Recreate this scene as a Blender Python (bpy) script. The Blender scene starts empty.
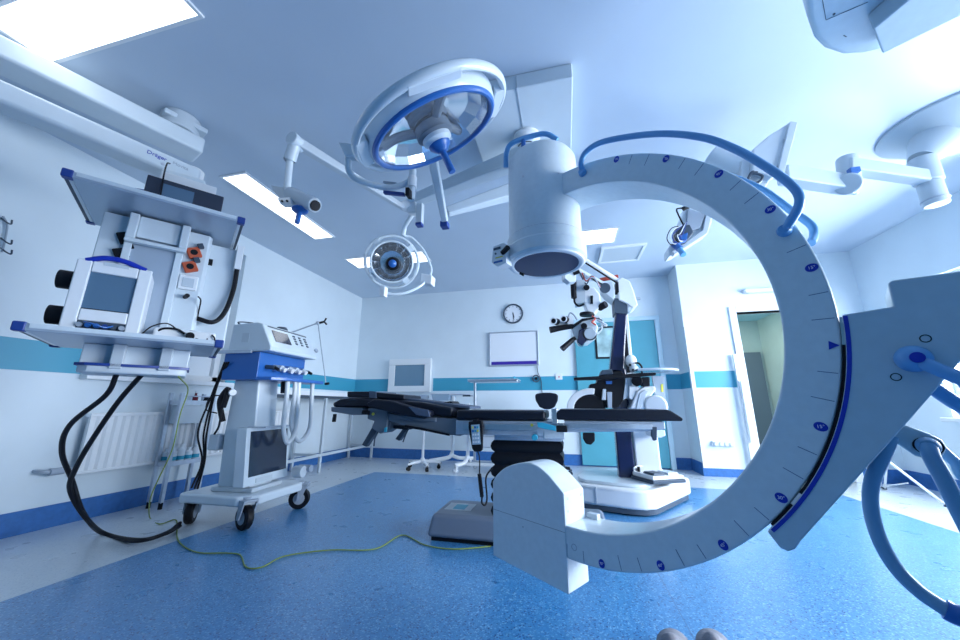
import bpy, bmesh, math, random
from mathutils import Vector, Matrix
random.seed(7)
V = Vector
C = bpy.context.scene.collection
sc = bpy.context.scene
pi = math.pi

# ------------------------------------------------------------------ camera
H = 0.92
F, PITCH, YAW, ROLL = 351.3079, .2378, .2345, .0019
fw = V((-math.sin(YAW)*math.cos(PITCH), math.cos(YAW)*math.cos(PITCH), math.sin(PITCH)))
r0 = V((math.cos(YAW), math.sin(YAW), 0)); u0 = r0.cross(fw)
rt = r0*math.cos(ROLL)+u0*math.sin(ROLL); up = u0*math.cos(ROLL)-r0*math.sin(ROLL)
cam = bpy.data.cameras.new('camera'); co = bpy.data.objects.new('camera', cam); C.objects.link(co)
cam.sensor_width = 36; cam.lens = F/960*36; cam.clip_start = .02
m = Matrix.Identity(4)
for i in range(3):
    m[i][0] = rt[i]; m[i][1] = up[i]; m[i][2] = -fw[i]
m[2][3] = H
co.matrix_world = m; sc.camera = co
O = V((0, 0, H))
def ray(x, y): return fw+rt*((x-480)/F)-up*((y-320)/F)
def at(x, y, X=None, Y=None, Z=None):
    """a measured point on the plane X=, Y= or Z="""
    d = ray(x, y)
    t = X/d.x if X is not None else Y/d.y if Y is not None else (Z-H)/d.z
    return O+d*t

# ------------------------------------------------------------------ materials
MATS = {}
SPEC = {'black_vinyl_pad': .3, 'black_rubber': .25, 'dark_grey_plastic': .3, 'frame_grey': .35}
def mat(name, col, rough=.5, metal=0, emit=None, es=1, noise=0, scale=30, coat=0, trans=0, bump=0):
    if name in MATS: return MATS[name]
    m = bpy.data.materials.new(name); m.use_nodes = True
    n = m.node_tree; b = n.nodes['Principled BSDF']
    b.inputs['Base Color'].default_value = (*col, 1)
    b.inputs['Roughness'].default_value = rough; b.inputs['Metallic'].default_value = metal
    if name in SPEC: b.inputs['Specular IOR Level'].default_value = SPEC[name]
    if coat: b.inputs['Coat Weight'].default_value = coat; b.inputs['Coat Roughness'].default_value = .1
    if trans: b.inputs['Transmission Weight'].default_value = trans
    if emit: b.inputs['Emission Color'].default_value = (*emit, 1); b.inputs['Emission Strength'].default_value = es
    if noise or bump:
        tc = n.nodes.new('ShaderNodeTexCoord'); t = n.nodes.new('ShaderNodeTexNoise'); t.inputs['Scale'].default_value = scale
        t.inputs['Detail'].default_value = 4
        n.links.new(tc.outputs['Object'], t.inputs['Vector'])
        if noise:
            r = n.nodes.new('ShaderNodeValToRGB')
            r.color_ramp.elements[0].color = (*[c*(1-noise) for c in col], 1); r.color_ramp.elements[1].color = (*[min(1, c*(1+noise)) for c in col], 1)
            r.color_ramp.elements[0].position = .3; r.color_ramp.elements[1].position = .7
            n.links.new(t.outputs['Fac'], r.inputs['Fac']); n.links.new(r.outputs['Color'], b.inputs['Base Color'])
        if bump:
            bp = n.nodes.new('ShaderNodeBump'); bp.inputs['Strength'].default_value = bump; bp.inputs['Distance'].default_value = .01
            n.links.new(t.outputs['Fac'], bp.inputs['Height']); n.links.new(bp.outputs['Normal'], b.inputs['Normal'])
    MATS[name] = m; return m
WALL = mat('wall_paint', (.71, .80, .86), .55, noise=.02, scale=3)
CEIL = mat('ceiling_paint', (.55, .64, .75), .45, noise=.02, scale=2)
TEAL = mat('teal_stripe_paint', (.05, .34, .50), .45)
TEALD = mat('teal_door', (.09, .36, .46), .35, noise=.04, scale=4)
BASEB = mat('blue_vinyl_skirting', (.035, .15, .42), .4, noise=.12, scale=25)
WHITE = mat('white_plastic', (.80, .83, .86), .32, coat=.2)
WHITE2 = mat('white_lacquer', (.64, .72, .78), .3, noise=.02, scale=8, coat=.25)
CARM = mat('carm_lacquer', (.66, .74, .79), .33, noise=.03, scale=40, coat=.2)
CARMD = mat('carm_lacquer_plate', (.44, .57, .66), .35, noise=.03, scale=30, coat=.2)
GREY = mat('grey_plastic', (.36, .42, .50), .45)
LGREY = mat('light_grey_plastic', (.55, .62, .68), .4)
DGREY = mat('dark_grey_plastic', (.06, .085, .12), .45)
SHELF = mat('shelf_metal', (.42, .50, .60), .35, metal=.3)
STEEL = mat('brushed_steel', (.62, .66, .72), .28, metal=.9, noise=.05, scale=60)
ALU = mat('satin_aluminium', (.55, .60, .68), .38, metal=.6, noise=.05, scale=30)
CHROME = mat('chrome', (.8, .85, .9), .08, metal=1)
BLACK = mat('black_rubber', (.006, .007, .011), .5)
PAD = mat('black_vinyl_pad', (.006, .009, .02), .42, bump=.15, scale=40)
NAVY = mat('navy_lacquer', (.006, .010, .055), .25, coat=.4)
BLUE = mat('blue_plastic', (.02, .13, .44), .35, coat=.2)
BLUED = mat('deep_blue_plastic', (.015, .05, .26), .4)
BLUEM = mat('bright_blue_mark', (.006, .03, .42), .4)
GRIP = mat('light_blue_grip', (.13, .38, .72), .38, coat=.2)
GRIPL = mat('pale_blue_tube', (.17, .36, .56), .38, coat=.2)
ORANGE = mat('orange_socket', (.55, .10, .04), .5)
RED = mat('red_tag', (.6, .08, .05), .5)
YELLOW = mat('yellow_sticker', (.75, .7, .08), .5)
YCABLE = mat('yellow_green_cable', (.24, .32, .07), .5)
CYANL = mat('teal_lever', (.03, .38, .55), .35)
SCREEN = mat('dark_screen', (.012, .022, .05), .2, coat=.5)
SCREENB = mat('slate_blue_screen', (.10, .18, .28), .15, coat=.5)
VIEWER = mat('viewer_glass', (.13, .25, .36), .15, coat=.4)
BOARD = mat('whiteboard_enamel', (.78, .82, .88), .2, coat=.4)
PURPLE = mat('purple_strip', (.04, .02, .32), .4)
PANEL = mat('lamp_diffuser', (.9, .95, 1), .4, emit=(.93, .97, 1), es=3)
SHEET = mat('grey_blue_drape', (.06, .09, .15), .7, bump=.4, scale=18)
TUBEW = mat('translucent_hose', (.72, .76, .78), .35)
MINT = mat('pale_green_wall', (.55, .66, .62), .5, noise=.04, scale=4)
MINTC = mat('teal_corridor_ceiling', (.35, .60, .66), .5)  # even teal tint of the corridor ceiling
DOORG = mat('slate_door', (.16, .21, .26), .4)
OVERSHOE = mat('grey_overshoe', (.22, .22, .25), .6, bump=.3, scale=50)
MIRROR = mat('faceted_reflector', (.85, .9, .95), .18, metal=1)
IIFACE = mat('detector_face', (.02, .04, .11), .3)
PAPERW = mat('white_packaging', (.8, .85, .9), .5)
BLIND = mat('closed_white_blind', (.82, .87, .92), .5)

def glassmat():
    m = mat('clear_glass', (.75, .85, .95), .05); b = m.node_tree.nodes['Principled BSDF']
    b.inputs['Alpha'].default_value = .10
    return m
GLASS = glassmat()

def floormat():
    m = bpy.data.materials.new('speckled_vinyl_floor'); m.use_nodes = True; n = m.node_tree; L = n.links.new
    b = n.nodes['Principled BSDF']; b.inputs['Roughness'].default_value = .3
    b.inputs['Coat Weight'].default_value = .8; b.inputs['Coat Roughness'].default_value = .42
    g = n.nodes.new('ShaderNodeTexCoord'); sx = n.nodes.new('ShaderNodeSeparateXYZ'); L(g.outputs['Object'], sx.inputs[0])
    def mth(op, a, b_):
        k = n.nodes.new('ShaderNodeMath'); k.operation = op
        for i, v in enumerate((a, b_)):
            if isinstance(v, (int, float)): k.inputs[i].default_value = v
            else: L(v, k.inputs[i])
        return k.outputs[0]
    inx = mth('MULTIPLY', mth('GREATER_THAN', sx.outputs[0], -2.685), mth('LESS_THAN', sx.outputs[0], 2.80))
    ins = mth('MULTIPLY', inx, mth('LESS_THAN', sx.outputs[1], 4.84))
    v = n.nodes.new('ShaderNodeTexVoronoi'); v.voronoi_dimensions = '2D'; v.inputs['Scale'].default_value = 170; L(g.outputs['Object'], v.inputs['Vector'])
    sh = n.nodes.new('ShaderNodeSeparateColor'); L(v.outputs['Color'], sh.inputs[0])
    def ramp(cols, src):
        r = n.nodes.new('ShaderNodeValToRGB'); r.color_ramp.interpolation = 'CONSTANT'
        e = r.color_ramp.elements
        while len(e) < len(cols): e.new(.5)
        for i, (p, c) in enumerate(cols): e[i].position = p; e[i].color = (*c, 1)
        L(src, r.inputs['Fac']); return r.outputs['Color']
    blue = ramp([(0, (.008, .06, .24)), (.07, (.035, .21, .47)), (.55, (.06, .265, .54)), (.90, (.20, .43, .66))], sh.outputs[0])
    pale = ramp([(0, (.42, .50, .58)), (.08, (.55, .62, .68)), (.7, (.59, .66, .71)), (.95, (.64, .70, .74))], sh.outputs[1])
    mix = n.nodes.new('ShaderNodeMix'); mix.data_type = 'RGBA'; L(ins, mix.inputs[0]); L(pale, mix.inputs[6]); L(blue, mix.inputs[7])
    # welded seam in the vinyl
    se = mth('MULTIPLY', mth('LESS_THAN', mth('ABSOLUTE', mth('SUBTRACT', sx.outputs[0], .455), 0), .0025), mth('LESS_THAN', sx.outputs[1], 4.84))
    mx2 = n.nodes.new('ShaderNodeMix'); mx2.data_type = 'RGBA'; L(mth('MULTIPLY', se, .6), mx2.inputs[0]); L(mix.outputs[2], mx2.inputs[6]); mx2.inputs[7].default_value = (.04, .1, .25, 1)
    L(mx2.outputs[2], b.inputs['Base Color'])
    nz = n.nodes.new('ShaderNodeTexNoise'); nz.inputs['Scale'].default_value = 6; L(g.outputs['Object'], nz.inputs['Vector'])
    mr = n.nodes.new('ShaderNodeMapRange'); mr.inputs[3].default_value = .22; mr.inputs[4].default_value = .38; L(nz.outputs['Fac'], mr.inputs[0]); L(mr.outputs[0], b.inputs['Roughness'])
    return m
FLOOR = floormat()

# ------------------------------------------------------------------ mesh tools
class Fr:
    """a local frame"""
    def __init__(s, o, x, y, z): s.o, s.x, s.y, s.z = V(o), V(x), V(y), V(z)
    def p(s, a, b, c): return s.o+s.x*a+s.y*b+s.z*c
def rotfr(o, deg):
    a = math.radians(deg); return Fr(o, (math.cos(a), math.sin(a), 0), (-math.sin(a), math.cos(a), 0), (0, 0, 1))
W = Fr((0, 0, 0), (1, 0, 0), (0, 1, 0), (0, 0, 1))
def basis(n):
    n = V(n).normalized(); a = V((0, 0, 1)) if abs(n.z) < .9 else V((1, 0, 0))
    x = n.cross(a).normalized(); return x, n.cross(x).normalized(), n
def spline(pts, k=8):
    pts = [V(p) for p in pts]
    if len(pts) < 3: return pts
    P_ = [pts[0]*2-pts[1]]+pts+[pts[-1]*2-pts[-2]]; out = []
    for i in range(1, len(P_)-2):
        a, b, c, d = P_[i-1:i+3]
        for j in range(k):
            t = j/k; out.append(.5*((2*b)+(c-a)*t+(2*a-5*b+4*c-d)*t*t+(3*b-a-3*c+d)*t**3))
    out.append(pts[-1]); return out
class MB:
    def __init__(s): s.bm = bmesh.new()
    def poly(s, vs): 
        try: return s.bm.faces.new(vs)
        except ValueError: return None
    def box(s, f, a0, a1, b0, b1, c0, c1, tw=None):
        """box in frame f; tw=(da,db) shrinks the top"""
        t = tw or (0, 0); vs = []
        for c, k in ((c0, 0), (c1, 1)):
            for a, b in ((a0+t[0]*k, b0+t[1]*k), (a1-t[0]*k, b0+t[1]*k), (a1-t[0]*k, b1-t[1]*k), (a0+t[0]*k, b1-t[1]*k)):
                vs.append(s.bm.verts.new(f.p(a, b, c)))
        for q in ((3, 2, 1, 0), (4, 5, 6, 7), (0, 1, 5, 4), (1, 2, 6, 5), (2, 3, 7, 6), (3, 0, 4, 7)): s.poly([vs[i] for i in q])
        return s
    def prism(s, pts, vec):
        """solid between an outline and its copy moved by vec"""
        vec = V(vec); a = [s.bm.verts.new(V(p)) for p in pts]; b = [s.bm.verts.new(V(p)+vec) for p in pts]; n = len(a)
        s.poly(a[::-1]); s.poly(b)
        for i in range(n): s.poly([a[i], a[(i+1) % n], b[(i+1) % n], b[i]])
        return s
    def lathe(s, prof, c, n, seg=32, cap=True):
        x, y, n = basis(n); c = V(c); rings = []
        for r, h in prof:
            if r < 1e-6: rings.append([s.bm.verts.new(c+n*h)])
            else: rings.append([s.bm.verts.new(c+n*h+(x*math.cos(2*pi*i/seg)+y*math.sin(2*pi*i/seg))*r) for i in range(seg)])
        for A, B in zip(rings, rings[1:]):
            for i in range(seg):
                q = [A[i % len(A)], A[(i+1) % len(A)], B[(i+1) % len(B)], B[i % len(B)]]
                q = list(dict.fromkeys(q))
                if len(q) > 2: s.poly(q)
        if cap:
            if len(rings[0]) > 1: s.poly(rings[0][::-1])
            if len(rings[-1]) > 1: s.poly(rings[-1])
        return s
    def cyl(s, p, q, r, r2=None, seg=20):
        p, q = V(p), V(q); d = q-p; return s.lathe([(r, 0), (r if r2 is None else r2, d.length)], p, d, seg)
    def tube(s, pts, r, seg=10, sm=True, k=8, closed=False, rs=None):
        P_ = spline(pts, k) if sm else [V(p) for p in pts]
        rings = []; prev = None; n = len(P_)
        for i, p in enumerate(P_):
            t = (P_[min(i+1, n-1)]-P_[max(i-1, 0)]).normalized()
            if prev is None: x = basis(t)[0]
            else:
                x = prev-t*prev.dot(t)
                x = x.normalized() if x.length > 1e-5 else basis(t)[0]
            y = t.cross(x); prev = x
            rr = r if rs is None else rs[0]+(rs[1]-rs[0])*i/(n-1)
            rings.append([s.bm.verts.new(p+(x*math.cos(2*pi*j/seg)+y*math.sin(2*pi*j/seg))*rr) for j in range(seg)])
        for A, B in zip(rings, rings[1:]):
            for j in range(seg): s.poly([A[j], A[(j+1) % seg], B[(j+1) % seg], B[j]])
        s.poly(rings[0][::-1]); s.poly(rings[-1])
        return s
    def torus(s, c, n, R, r, seg=48, sg=10, sq=1):
        x, y, n = basis(n); c = V(c); rings = []
        for i in range(seg):
            d = x*math.cos(2*pi*i/seg)+y*math.sin(2*pi*i/seg)
            rings.append([s.bm.verts.new(c+d*(R+r*math.cos(2*pi*j/sg))+n*r*sq*math.sin(2*pi*j/sg)) for j in range(sg)])
        for i in range(seg):
            A, B = rings[i], rings[(i+1) % seg]
            for j in range(sg): s.poly([A[j], B[j], B[(j+1) % sg], A[(j+1) % sg]])
        return s
    def ball(s, c, r, sx=(1, 1, 1), f=None, seg=20):
        f = f or W; c = V(c); g = bmesh.ops.create_uvsphere(s.bm, u_segments=seg, v_segments=seg//2, radius=1)
        for v in g['verts']:
            q = v.co.copy(); v.co = c+f.x*q.x*r*sx[0]+f.y*q.y*r*sx[1]+f.z*q.z*r*sx[2]
        return s
    def ngon(s, c, n, R, x=None, sy=1, h=.003, seg=24):
        """flat oval plate"""
        bx, by, n = basis(n)
        if x is not None: bx = V(x).normalized(); by = n.cross(bx)
        return s.prism([V(c)+bx*R*math.cos(2*pi*i/seg)+by*R*sy*math.sin(2*pi*i/seg) for i in range(seg)], n*h)

def rootinv(o):
    M = Matrix.Identity(4)
    while o is not None: M = o.matrix_basis @ M; o = o.parent
    return M.inverted()
def tag(o, label=None, cat=None, group=None, kind=None):
    if label: o['label'] = label
    if cat: o['category'] = cat
    if group: o['group'] = group
    if kind: o['kind'] = kind
    return o
def thing(name, label, cat, loc=(0, 0, 0), group=None):
    o = bpy.data.objects.new(name, None); C.objects.link(o); o.location = loc; o.empty_display_size = .05
    return tag(o, label, cat, group)
def obj(name, mb, m, parent=None, bevel=0, seg=2, angle=35, label=None, cat=None, group=None, kind=None, sub=0, loc=None):
    bm = mb.bm
    bmesh.ops.recalc_face_normals(bm, faces=bm.faces)
    me = bpy.data.meshes.new(name)
    if parent is not None: bm.transform(rootinv(parent))
    org = None
    if parent is None:
        xs = [v.co for v in bm.verts]
        org = V(((min(v.x for v in xs)+max(v.x for v in xs))/2, (min(v.y for v in xs)+max(v.y for v in xs))/2, min(v.z for v in xs)))
        if kind == 'structure': org = V((0, 0, 0))
        bm.transform(Matrix.Translation(-org))
    bm.to_mesh(me); bm.free()
    for p in me.polygons: p.use_smooth = True
    me.set_sharp_from_angle(angle=math.radians(angle))
    me.materials.append(m)
    o = bpy.data.objects.new(name, me); C.objects.link(o)
    if parent is not None: o.parent = parent
    else: o.location = org
    if bevel:
        b = o.modifiers.new('bevel', 'BEVEL'); b.width = bevel; b.segments = seg; b.limit_method = 'ANGLE'; b.angle_limit = math.radians(40)
        b.harden_normals = True
    if sub:
        b = o.modifiers.new('smooth', 'SUBSURF'); b.levels = b.render_levels = sub
    return tag(o, label, cat, group, kind)
def words(name, s, origin, x, y, size, m, parent, depth=.0008):
    """raised lettering whose baseline centre is at origin"""
    cu = bpy.data.curves.new(name, 'FONT'); cu.body = s; cu.size = size; cu.align_x = 'CENTER'; cu.align_y = 'CENTER'; cu.extrude = depth
    t = bpy.data.objects.new('t', cu); C.objects.link(t)
    bpy.context.view_layer.update()
    me = bpy.data.meshes.new_from_object(t.evaluated_get(bpy.context.evaluated_depsgraph_get()))
    bpy.data.objects.remove(t)
    x = V(x).normalized(); y = V(y).normalized(); z = x.cross(y)
    M = Matrix.Identity(4)
    for i in range(3): M[i][0] = x[i]; M[i][1] = y[i]; M[i][2] = z[i]; M[i][3] = origin[i]
    me.transform(rootinv(parent) @ M)
    me.materials.clear(); me.materials.append(m)
    o = bpy.data.objects.new(name, me); C.objects.link(o); o.parent = parent
    return o
def castor(parent, p, r=.045, steer=0, m=DGREY, hub=LGREY, wname='wheel'):
    """swivel castor standing on the floor at p"""
    p = V(p); d = V((math.cos(steer), math.sin(steer), 0)); s = V((-d.y, d.x, 0))
    h = MB(); top = p+V((0, 0, r*2.5))
    h.cyl(top-V((0, 0, .012)), top+V((0, 0, .012)), r*.35)
    f = Fr(p+V((0, 0, r)), d, s, (0, 0, 1))
    for k in (-1, 1): h.prism([f.p(-.2*r, k*r*.5, -.15*r), f.p(.2*r, k*r*.5, -.1*r), f.p(.75*r, k*r*.5, 1.35*r), f.p(-.1*r, k*r*.5, 1.45*r)], s*(.12*r*k))
    h.box(f, -.1*r, .75*r, -.62*r, .62*r, 1.25*r, 1.45*r)
    hs = obj('castor_fork', h, hub, parent, bevel=.002)
    w = MB(); w.lathe([(r*.55, -.3*r), (r*.9, -.32*r), (r, -.2*r), (r, .2*r), (r*.9, .32*r), (r*.55, .3*r)], p+V((0, 0, r)), s, 28)
    obj(wname, w, m, parent)
    w = MB(); w.lathe([(r*.2, -.36*r), (r*.55, -.33*r), (r*.55, .33*r), (r*.2, .36*r)], p+V((0, 0, r)), s, 20)
    obj('hub_cap', w, hub, hs)

# ------------------------------------------------------------------ the room
XL, XR, YB, YR, XC, ZC = -3.915, 3.97, 6.095, 5.64, 1.757, 3.027
S0, S1, ZB = 1.166, 1.395, .165
YN = -2.2
def struct(name, mb, m, **k): return obj(name, mb, m, kind='structure', **k)
struct('floor', MB().box(W, XL-.3, XR+.3, YN, YB+2.6, -.1, 0), FLOOR)
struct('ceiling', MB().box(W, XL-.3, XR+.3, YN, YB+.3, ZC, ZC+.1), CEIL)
WY0, WY1, WZ0, WZ1 = 2.15, 3.40, 1.17, 2.79
w = MB(); w.box(W, XL-.25, XL, YN, WY0, 0, ZC); w.box(W, XL-.25, XL, WY1, YB+.2, 0, ZC); w.box(W, XL-.25, XL, WY0, WY1, 0, WZ0); w.box(W, XL-.25, XL, WY0, WY1, WZ1, ZC)
struct('wall_left', w, WALL)
struct('wall_back', MB().box(W, XL, XC+.02, YB, YB+.2, 0, ZC), WALL)
DX0, DX1, DZ = 2.455, 3.42, 2.23           # the opening to the corridor
w = MB(); w.box(W, XC, DX0, YR, YR+.14, 0, ZC); w.box(W, DX1, XR, YR, YR+.14, 0, ZC); w.box(W, DX0, DX1, YR, YR+.14, DZ, ZC); w.box(W, XC, XC+.14, YR+.14, YB, 0, ZC)
struct('wall_alcove', w, WALL)
RY0, RY1, RZ0, RZ1 = .0, 4.9, .80, 2.3   # assumed window in the right wall, beside the camera
w = MB(); w.box(W, XR, XR+.2, YN, RY0, 0, ZC); w.box(W, XR, XR+.2, RY1, YR, 0, ZC); w.box(W, XR, XR+.2, RY0, RY1, 0, RZ0); w.box(W, XR, XR+.2, RY0, RY1, RZ1, ZC)
struct('wall_right', w, WALL)
# skirting
struct('baseboard_left', MB().box(W, XL, XL+.008, YN, YB, 0, ZB), BASEB)
struct('baseboard_back', MB().box(W, XL, XC, YB-.008, YB, 0, ZB), BASEB)
w = MB(); w.box(W, XC-.008, XC, YR, YB, 0, ZB); w.box(W, XC-.008, DX0-.09, YR-.008, YR, 0, ZB*.62); w.box(W, DX1+.09, XR, YR-.008, YR, 0, ZB)
struct('baseboard_alcove', w, BASEB)
struct('baseboard_right', MB().box(W, XR-.008, XR, YN, YR, 0, ZB), BASEB)
# painted stripe
w = MB(); w.box(W, XL, XL+.003, YN, WY0-.0, S0, S1); w.box(W, XL, XL+.003, WY1+.0, YB, S0, S1)
struct('trim_1', w, TEAL)
w = MB(); w.box(W, XL, -3.21, YB-.003, YB, S0, S1); w.box(W, -2.33, .20, YB-.003, YB, S0, S1); w.box(W, 1.51, XC, YB-.003, YB, S0, S1)
struct('trim_2', w, TEAL)
w = MB(); w.box(W, XC-.003, XC, YR+.05, YB, S0, S1); w.box(W, XC+.05, DX0-.1, YR-.003, YR, S0, S1)
struct('trim_3', w, TEAL)
w = MB(); w.box(W, XR-.003, XR, YN, RY0-.06, S0, S1); w.box(W, XR-.003, XR, RY1+.06, YR, S0, S1); struct('trim_4', w, TEAL)
# steel corner guard with its dark joint
struct('trim_5', MB().box(W, XC-.004, XC+.045, YR-.005, YR, 0, 2.2), WHITE)
struct('trim_6', MB().box(W, XC-.006, XC-.001, YR-.006, YR+.004, 0, 2.05), DGREY)
# window in the left wall, blinds closed
wf = struct('window_1', MB().box(W, XL-.2, XL-.17, WY0, WY1, WZ0, WZ1), BLIND)
w = MB()
for y0, y1 in ((WY0, WY0+.07), (WY1-.07, WY1), (2.74, 2.82)): w.box(W, XL-.17, XL-.12, y0, y1, WZ0, WZ1)
for z0, z1 in ((WZ0, WZ0+.07), (WZ1-.07, WZ1)): w.box(W, XL-.17, XL-.12, WY0, WY1, z0, z1)
obj('window_frame', w, WHITE, wf, bevel=.006)
obj('window_sill', MB().box(W, XL-.17, XL+.09, WY0-.06, WY1+.05, 1.125, WZ0), WHITE, wf, bevel=.006)
# assumed window in the right wall, inferred from the light on that side
w = MB()
for y0, y1 in ((RY0, RY0+.07), (RY1-.07, RY1), (1.2, 1.28), (2.41, 2.49), (3.63, 3.71)): w.box(W, XR+.08, XR+.14, y0, y1, RZ0, RZ1)
for z0, z1 in ((RZ0, RZ0+.07), (RZ1-.07, RZ1)): w.box(W, XR+.08, XR+.14, RY0, RY1, z0, z1)
wf = struct('assumed_window', w, WHITE, bevel=.005)
obj('window_pane', MB().box(W, XR+.105, XR+.112, RY0, RY1, RZ0, RZ1), GLASS, wf)
obj('window_sill', MB().box(W, XR-.08, XR+.08, RY0-.05, RY1+.05, RZ0-.04, RZ0), WHITE, wf, bevel=.006)
# teal door
d = struct('door_1', MB().box(W, .20, 1.46, YB-.05, YB-.004, .02, 2.27), TEALD, bevel=.004)
w = MB(); w.box(W, .20, 1.53, YB-.07, YB-.002, 2.27, 2.34); w.box(W, 1.46, 1.53, YB-.07, YB-.002, .0, 2.27)
obj('door_frame', w, mat('door_frame_paint', (.5, .68, .78), .4), d, bevel=.004)
w = MB()
for a in ((.52, 1.06, 1.66, 1.69), (.52, 1.06, 2.17, 2.20), (.52, .55, 1.69, 2.17), (1.03, 1.06, 1.69, 2.17)): w.box(W, a[0], a[1], YB-.062, YB-.05, a[2], a[3])
wd = obj('door_window_frame', w, BLACK, d)
obj('door_window_pane', MB().box(W, .55, 1.03, YB-.058, YB-.053, 1.69, 2.17), mat('frosted_pane', (.35, .52, .54), .25, noise=.35, scale=5), wd)
# corridor doorway
w = MB()
for a in ((DX0-.09, DX0, 0, DZ+.08), (DX1, DX1+.09, 0, DZ+.08), (DX0, DX1, DZ, DZ+.08)): w.box(W, a[0], a[1], YR-.03, YR+.16, a[2], a[3])
dd = struct('door_2', w, WHITE, bevel=.006)
obj('door_leaf_edge', MB().box(W, DX0-.15, DX0-.095, YR-.075, YR-.035, .03, 1.62), WHITE, dd, bevel=.004)
obj('push_rail', MB().tube([(DX0-.12, YR-.10, .45), (DX0-.12, YR-.10, 1.25)], .018, sm=False), WHITE, dd)
struct('wall_corridor_side', MB().box(W, 3.52, 3.6, 5.8, 7.9, 0, 2.6), MINT)
struct('wall_corridor_end', MB().box(W, 1.8, 3.6, 7.35, 7.45, 0, 2.6), MINT)
struct('wall_corridor_near', MB().box(W, 1.9, 1.98, 5.8, 7.4, 0, 2.6), MINT)
struct('trim_7', MB().box(W, 1.9, 3.6, 5.79, 7.9, 2.45, 2.55), MINTC)
struct('door_3', MB().box(W, 2.7, 3.46, 7.30, 7.35, .02, 1.86), DOORG)

# ------------------------------------------------------------------ ceiling fittings
def light(x0, x1, y0, y1, label):
    t = thing('ceiling_light', label, 'ceiling light', ((x0+x1)/2, (y0+y1)/2, ZC), 'recessed ceiling light panels')
    w = MB(); e = .02
    for a in ((x0-e, x1+e, y0-e, y0), (x0-e, x1+e, y1, y1+e), (x0-e, x0, y0, y1), (x1, x1+e, y0, y1)): w.box(W, *a, ZC-.012, ZC)
    obj('frame', w, WHITE, t); obj('diffuser', MB().box(W, x0, x1, y0, y1, ZC-.009, ZC-.001), PANEL, t)
light(-3.05, -1.87, .81, 1.09, 'glowing white ceiling panel above the grey boom arms, largest of the panels')
light(-3.06, -2.80, 2.28, 3.58, 'long glowing white ceiling panel running towards the back wall behind the blue-handled lamp unit')
light(-3.06, -1.87, 4.26, 4.60, 'glowing white ceiling panel partly hidden behind the small round surgical lamp')
light(-.46, .72, 4.17, 4.55, 'glowing white ceiling panel beside the white detector drum')
t = thing('ceiling_vent', 'square white ceiling vent panel near the back wall above the microscope', 'vent', (.87, 4.98, ZC))
w = MB()
for a in ((.58, 1.16, 4.69, 4.73), (.58, 1.16, 5.21, 5.25), (.58, .62, 4.73, 5.21), (1.12, 1.16, 4.73, 5.21)): w.box(W, *a, ZC-.03, ZC)
obj('frame', w, WHITE, t, bevel=.004)
obj('grille', MB().box(W, .62, 1.12, 4.73, 5.21, ZC-.018, ZC-.001), LGREY, t)

# ------------------------------------------------------------------ back wall things
t = thing('light_box', 'grey x-ray viewing box in a white frame on the back wall', 'light box', (-2.77, YB, 1.15))
w = MB(); 
for a in ((-3.19, -2.36, 1.64, 1.75), (-3.19, -2.36, 1.15, 1.26), (-3.19, -3.07, 1.26, 1.64), (-2.48, -2.36, 1.26, 1.64)): w.box(W, a[0], a[1], YB-.07, YB-.001, a[2], a[3])
obj('frame', w, WHITE, t, bevel=.006); obj('screen', MB().box(W, -3.07, -2.48, YB-.05, YB-.002, 1.26, 1.64), VIEWER, t)
t = thing('whiteboard', 'white wall board with a purple strip along its lower edge', 'whiteboard', (-.85, YB, 1.59))
obj('panel', MB().box(W, -1.26, -.44, YB-.03, YB-.001, 1.60, 2.17), BOARD, t)
w = MB()
for a in ((-1.285, -.415, 2.17, 2.19), (-1.285, -.415, 1.58, 1.60), (-1.285, -1.26, 1.6, 2.17), (-.44, -.415, 1.6, 2.17)): w.box(W, a[0], a[1], YB-.04, YB-.001, a[2], a[3])
obj('frame', w, STEEL, t, bevel=.003); obj('strip', MB().box(W, -1.24, -.45, YB-.036, YB-.031, 1.605, 1.66), PURPLE, t)
cp = V((-.838, YB-.002, 2.515)); t = thing('wall_clock', 'round white wall clock with a dark rim above the whiteboard', 'clock', cp)
obj('rim', MB().torus(cp+V((0, -.03, 0)), (0, 1, 0), .168, .014, sq=1.8), DGREY, t)
fa = obj('face', MB().lathe([(.16, .0), (.16, .03)], cp, (0, -1, 0), 40), BOARD, t)
w = MB()
for i in range(12):
    a = i*pi/6; q = cp+V((math.sin(a)*.135, -.033, math.cos(a)*.135)); f = Fr(q, (math.cos(a), 0, -math.sin(a)), (0, -1, 0), (math.sin(a), 0, math.cos(a))); w.box(f, -.004, .004, 0, .002, -.014, .014)
obj('hour_marks', w, DGREY, fa)
for nm, a, l, wd_ in (('hour_hand', math.radians(168), .075, .007), ('minute_hand', math.radians(174), .115, .005)):
    f = Fr(cp+V((0, -.036, 0)), (math.cos(a), 0, -math.sin(a)), (0, -1, 0), (math.sin(a), 0, math.cos(a))); obj(nm, MB().box(f, -wd_, wd_, 0, .003, -.02, l), BLACK, t)
q = at(559, 377, Y=YB); t = thing('wall_socket', 'small white socket with a red dot on the teal stripe right of the whiteboard', 'socket', (q.x, YB, q.z-.04))
obj('plate', MB().box(W, q.x-.055, q.x+.055, YB-.02, YB-.003, q.z-.045, q.z+.055), WHITE, t, bevel=.004)
obj('indicator', MB().cyl((q.x, YB-.019, q.z), (q.x, YB-.024, q.z), .012), RED, t)
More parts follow.
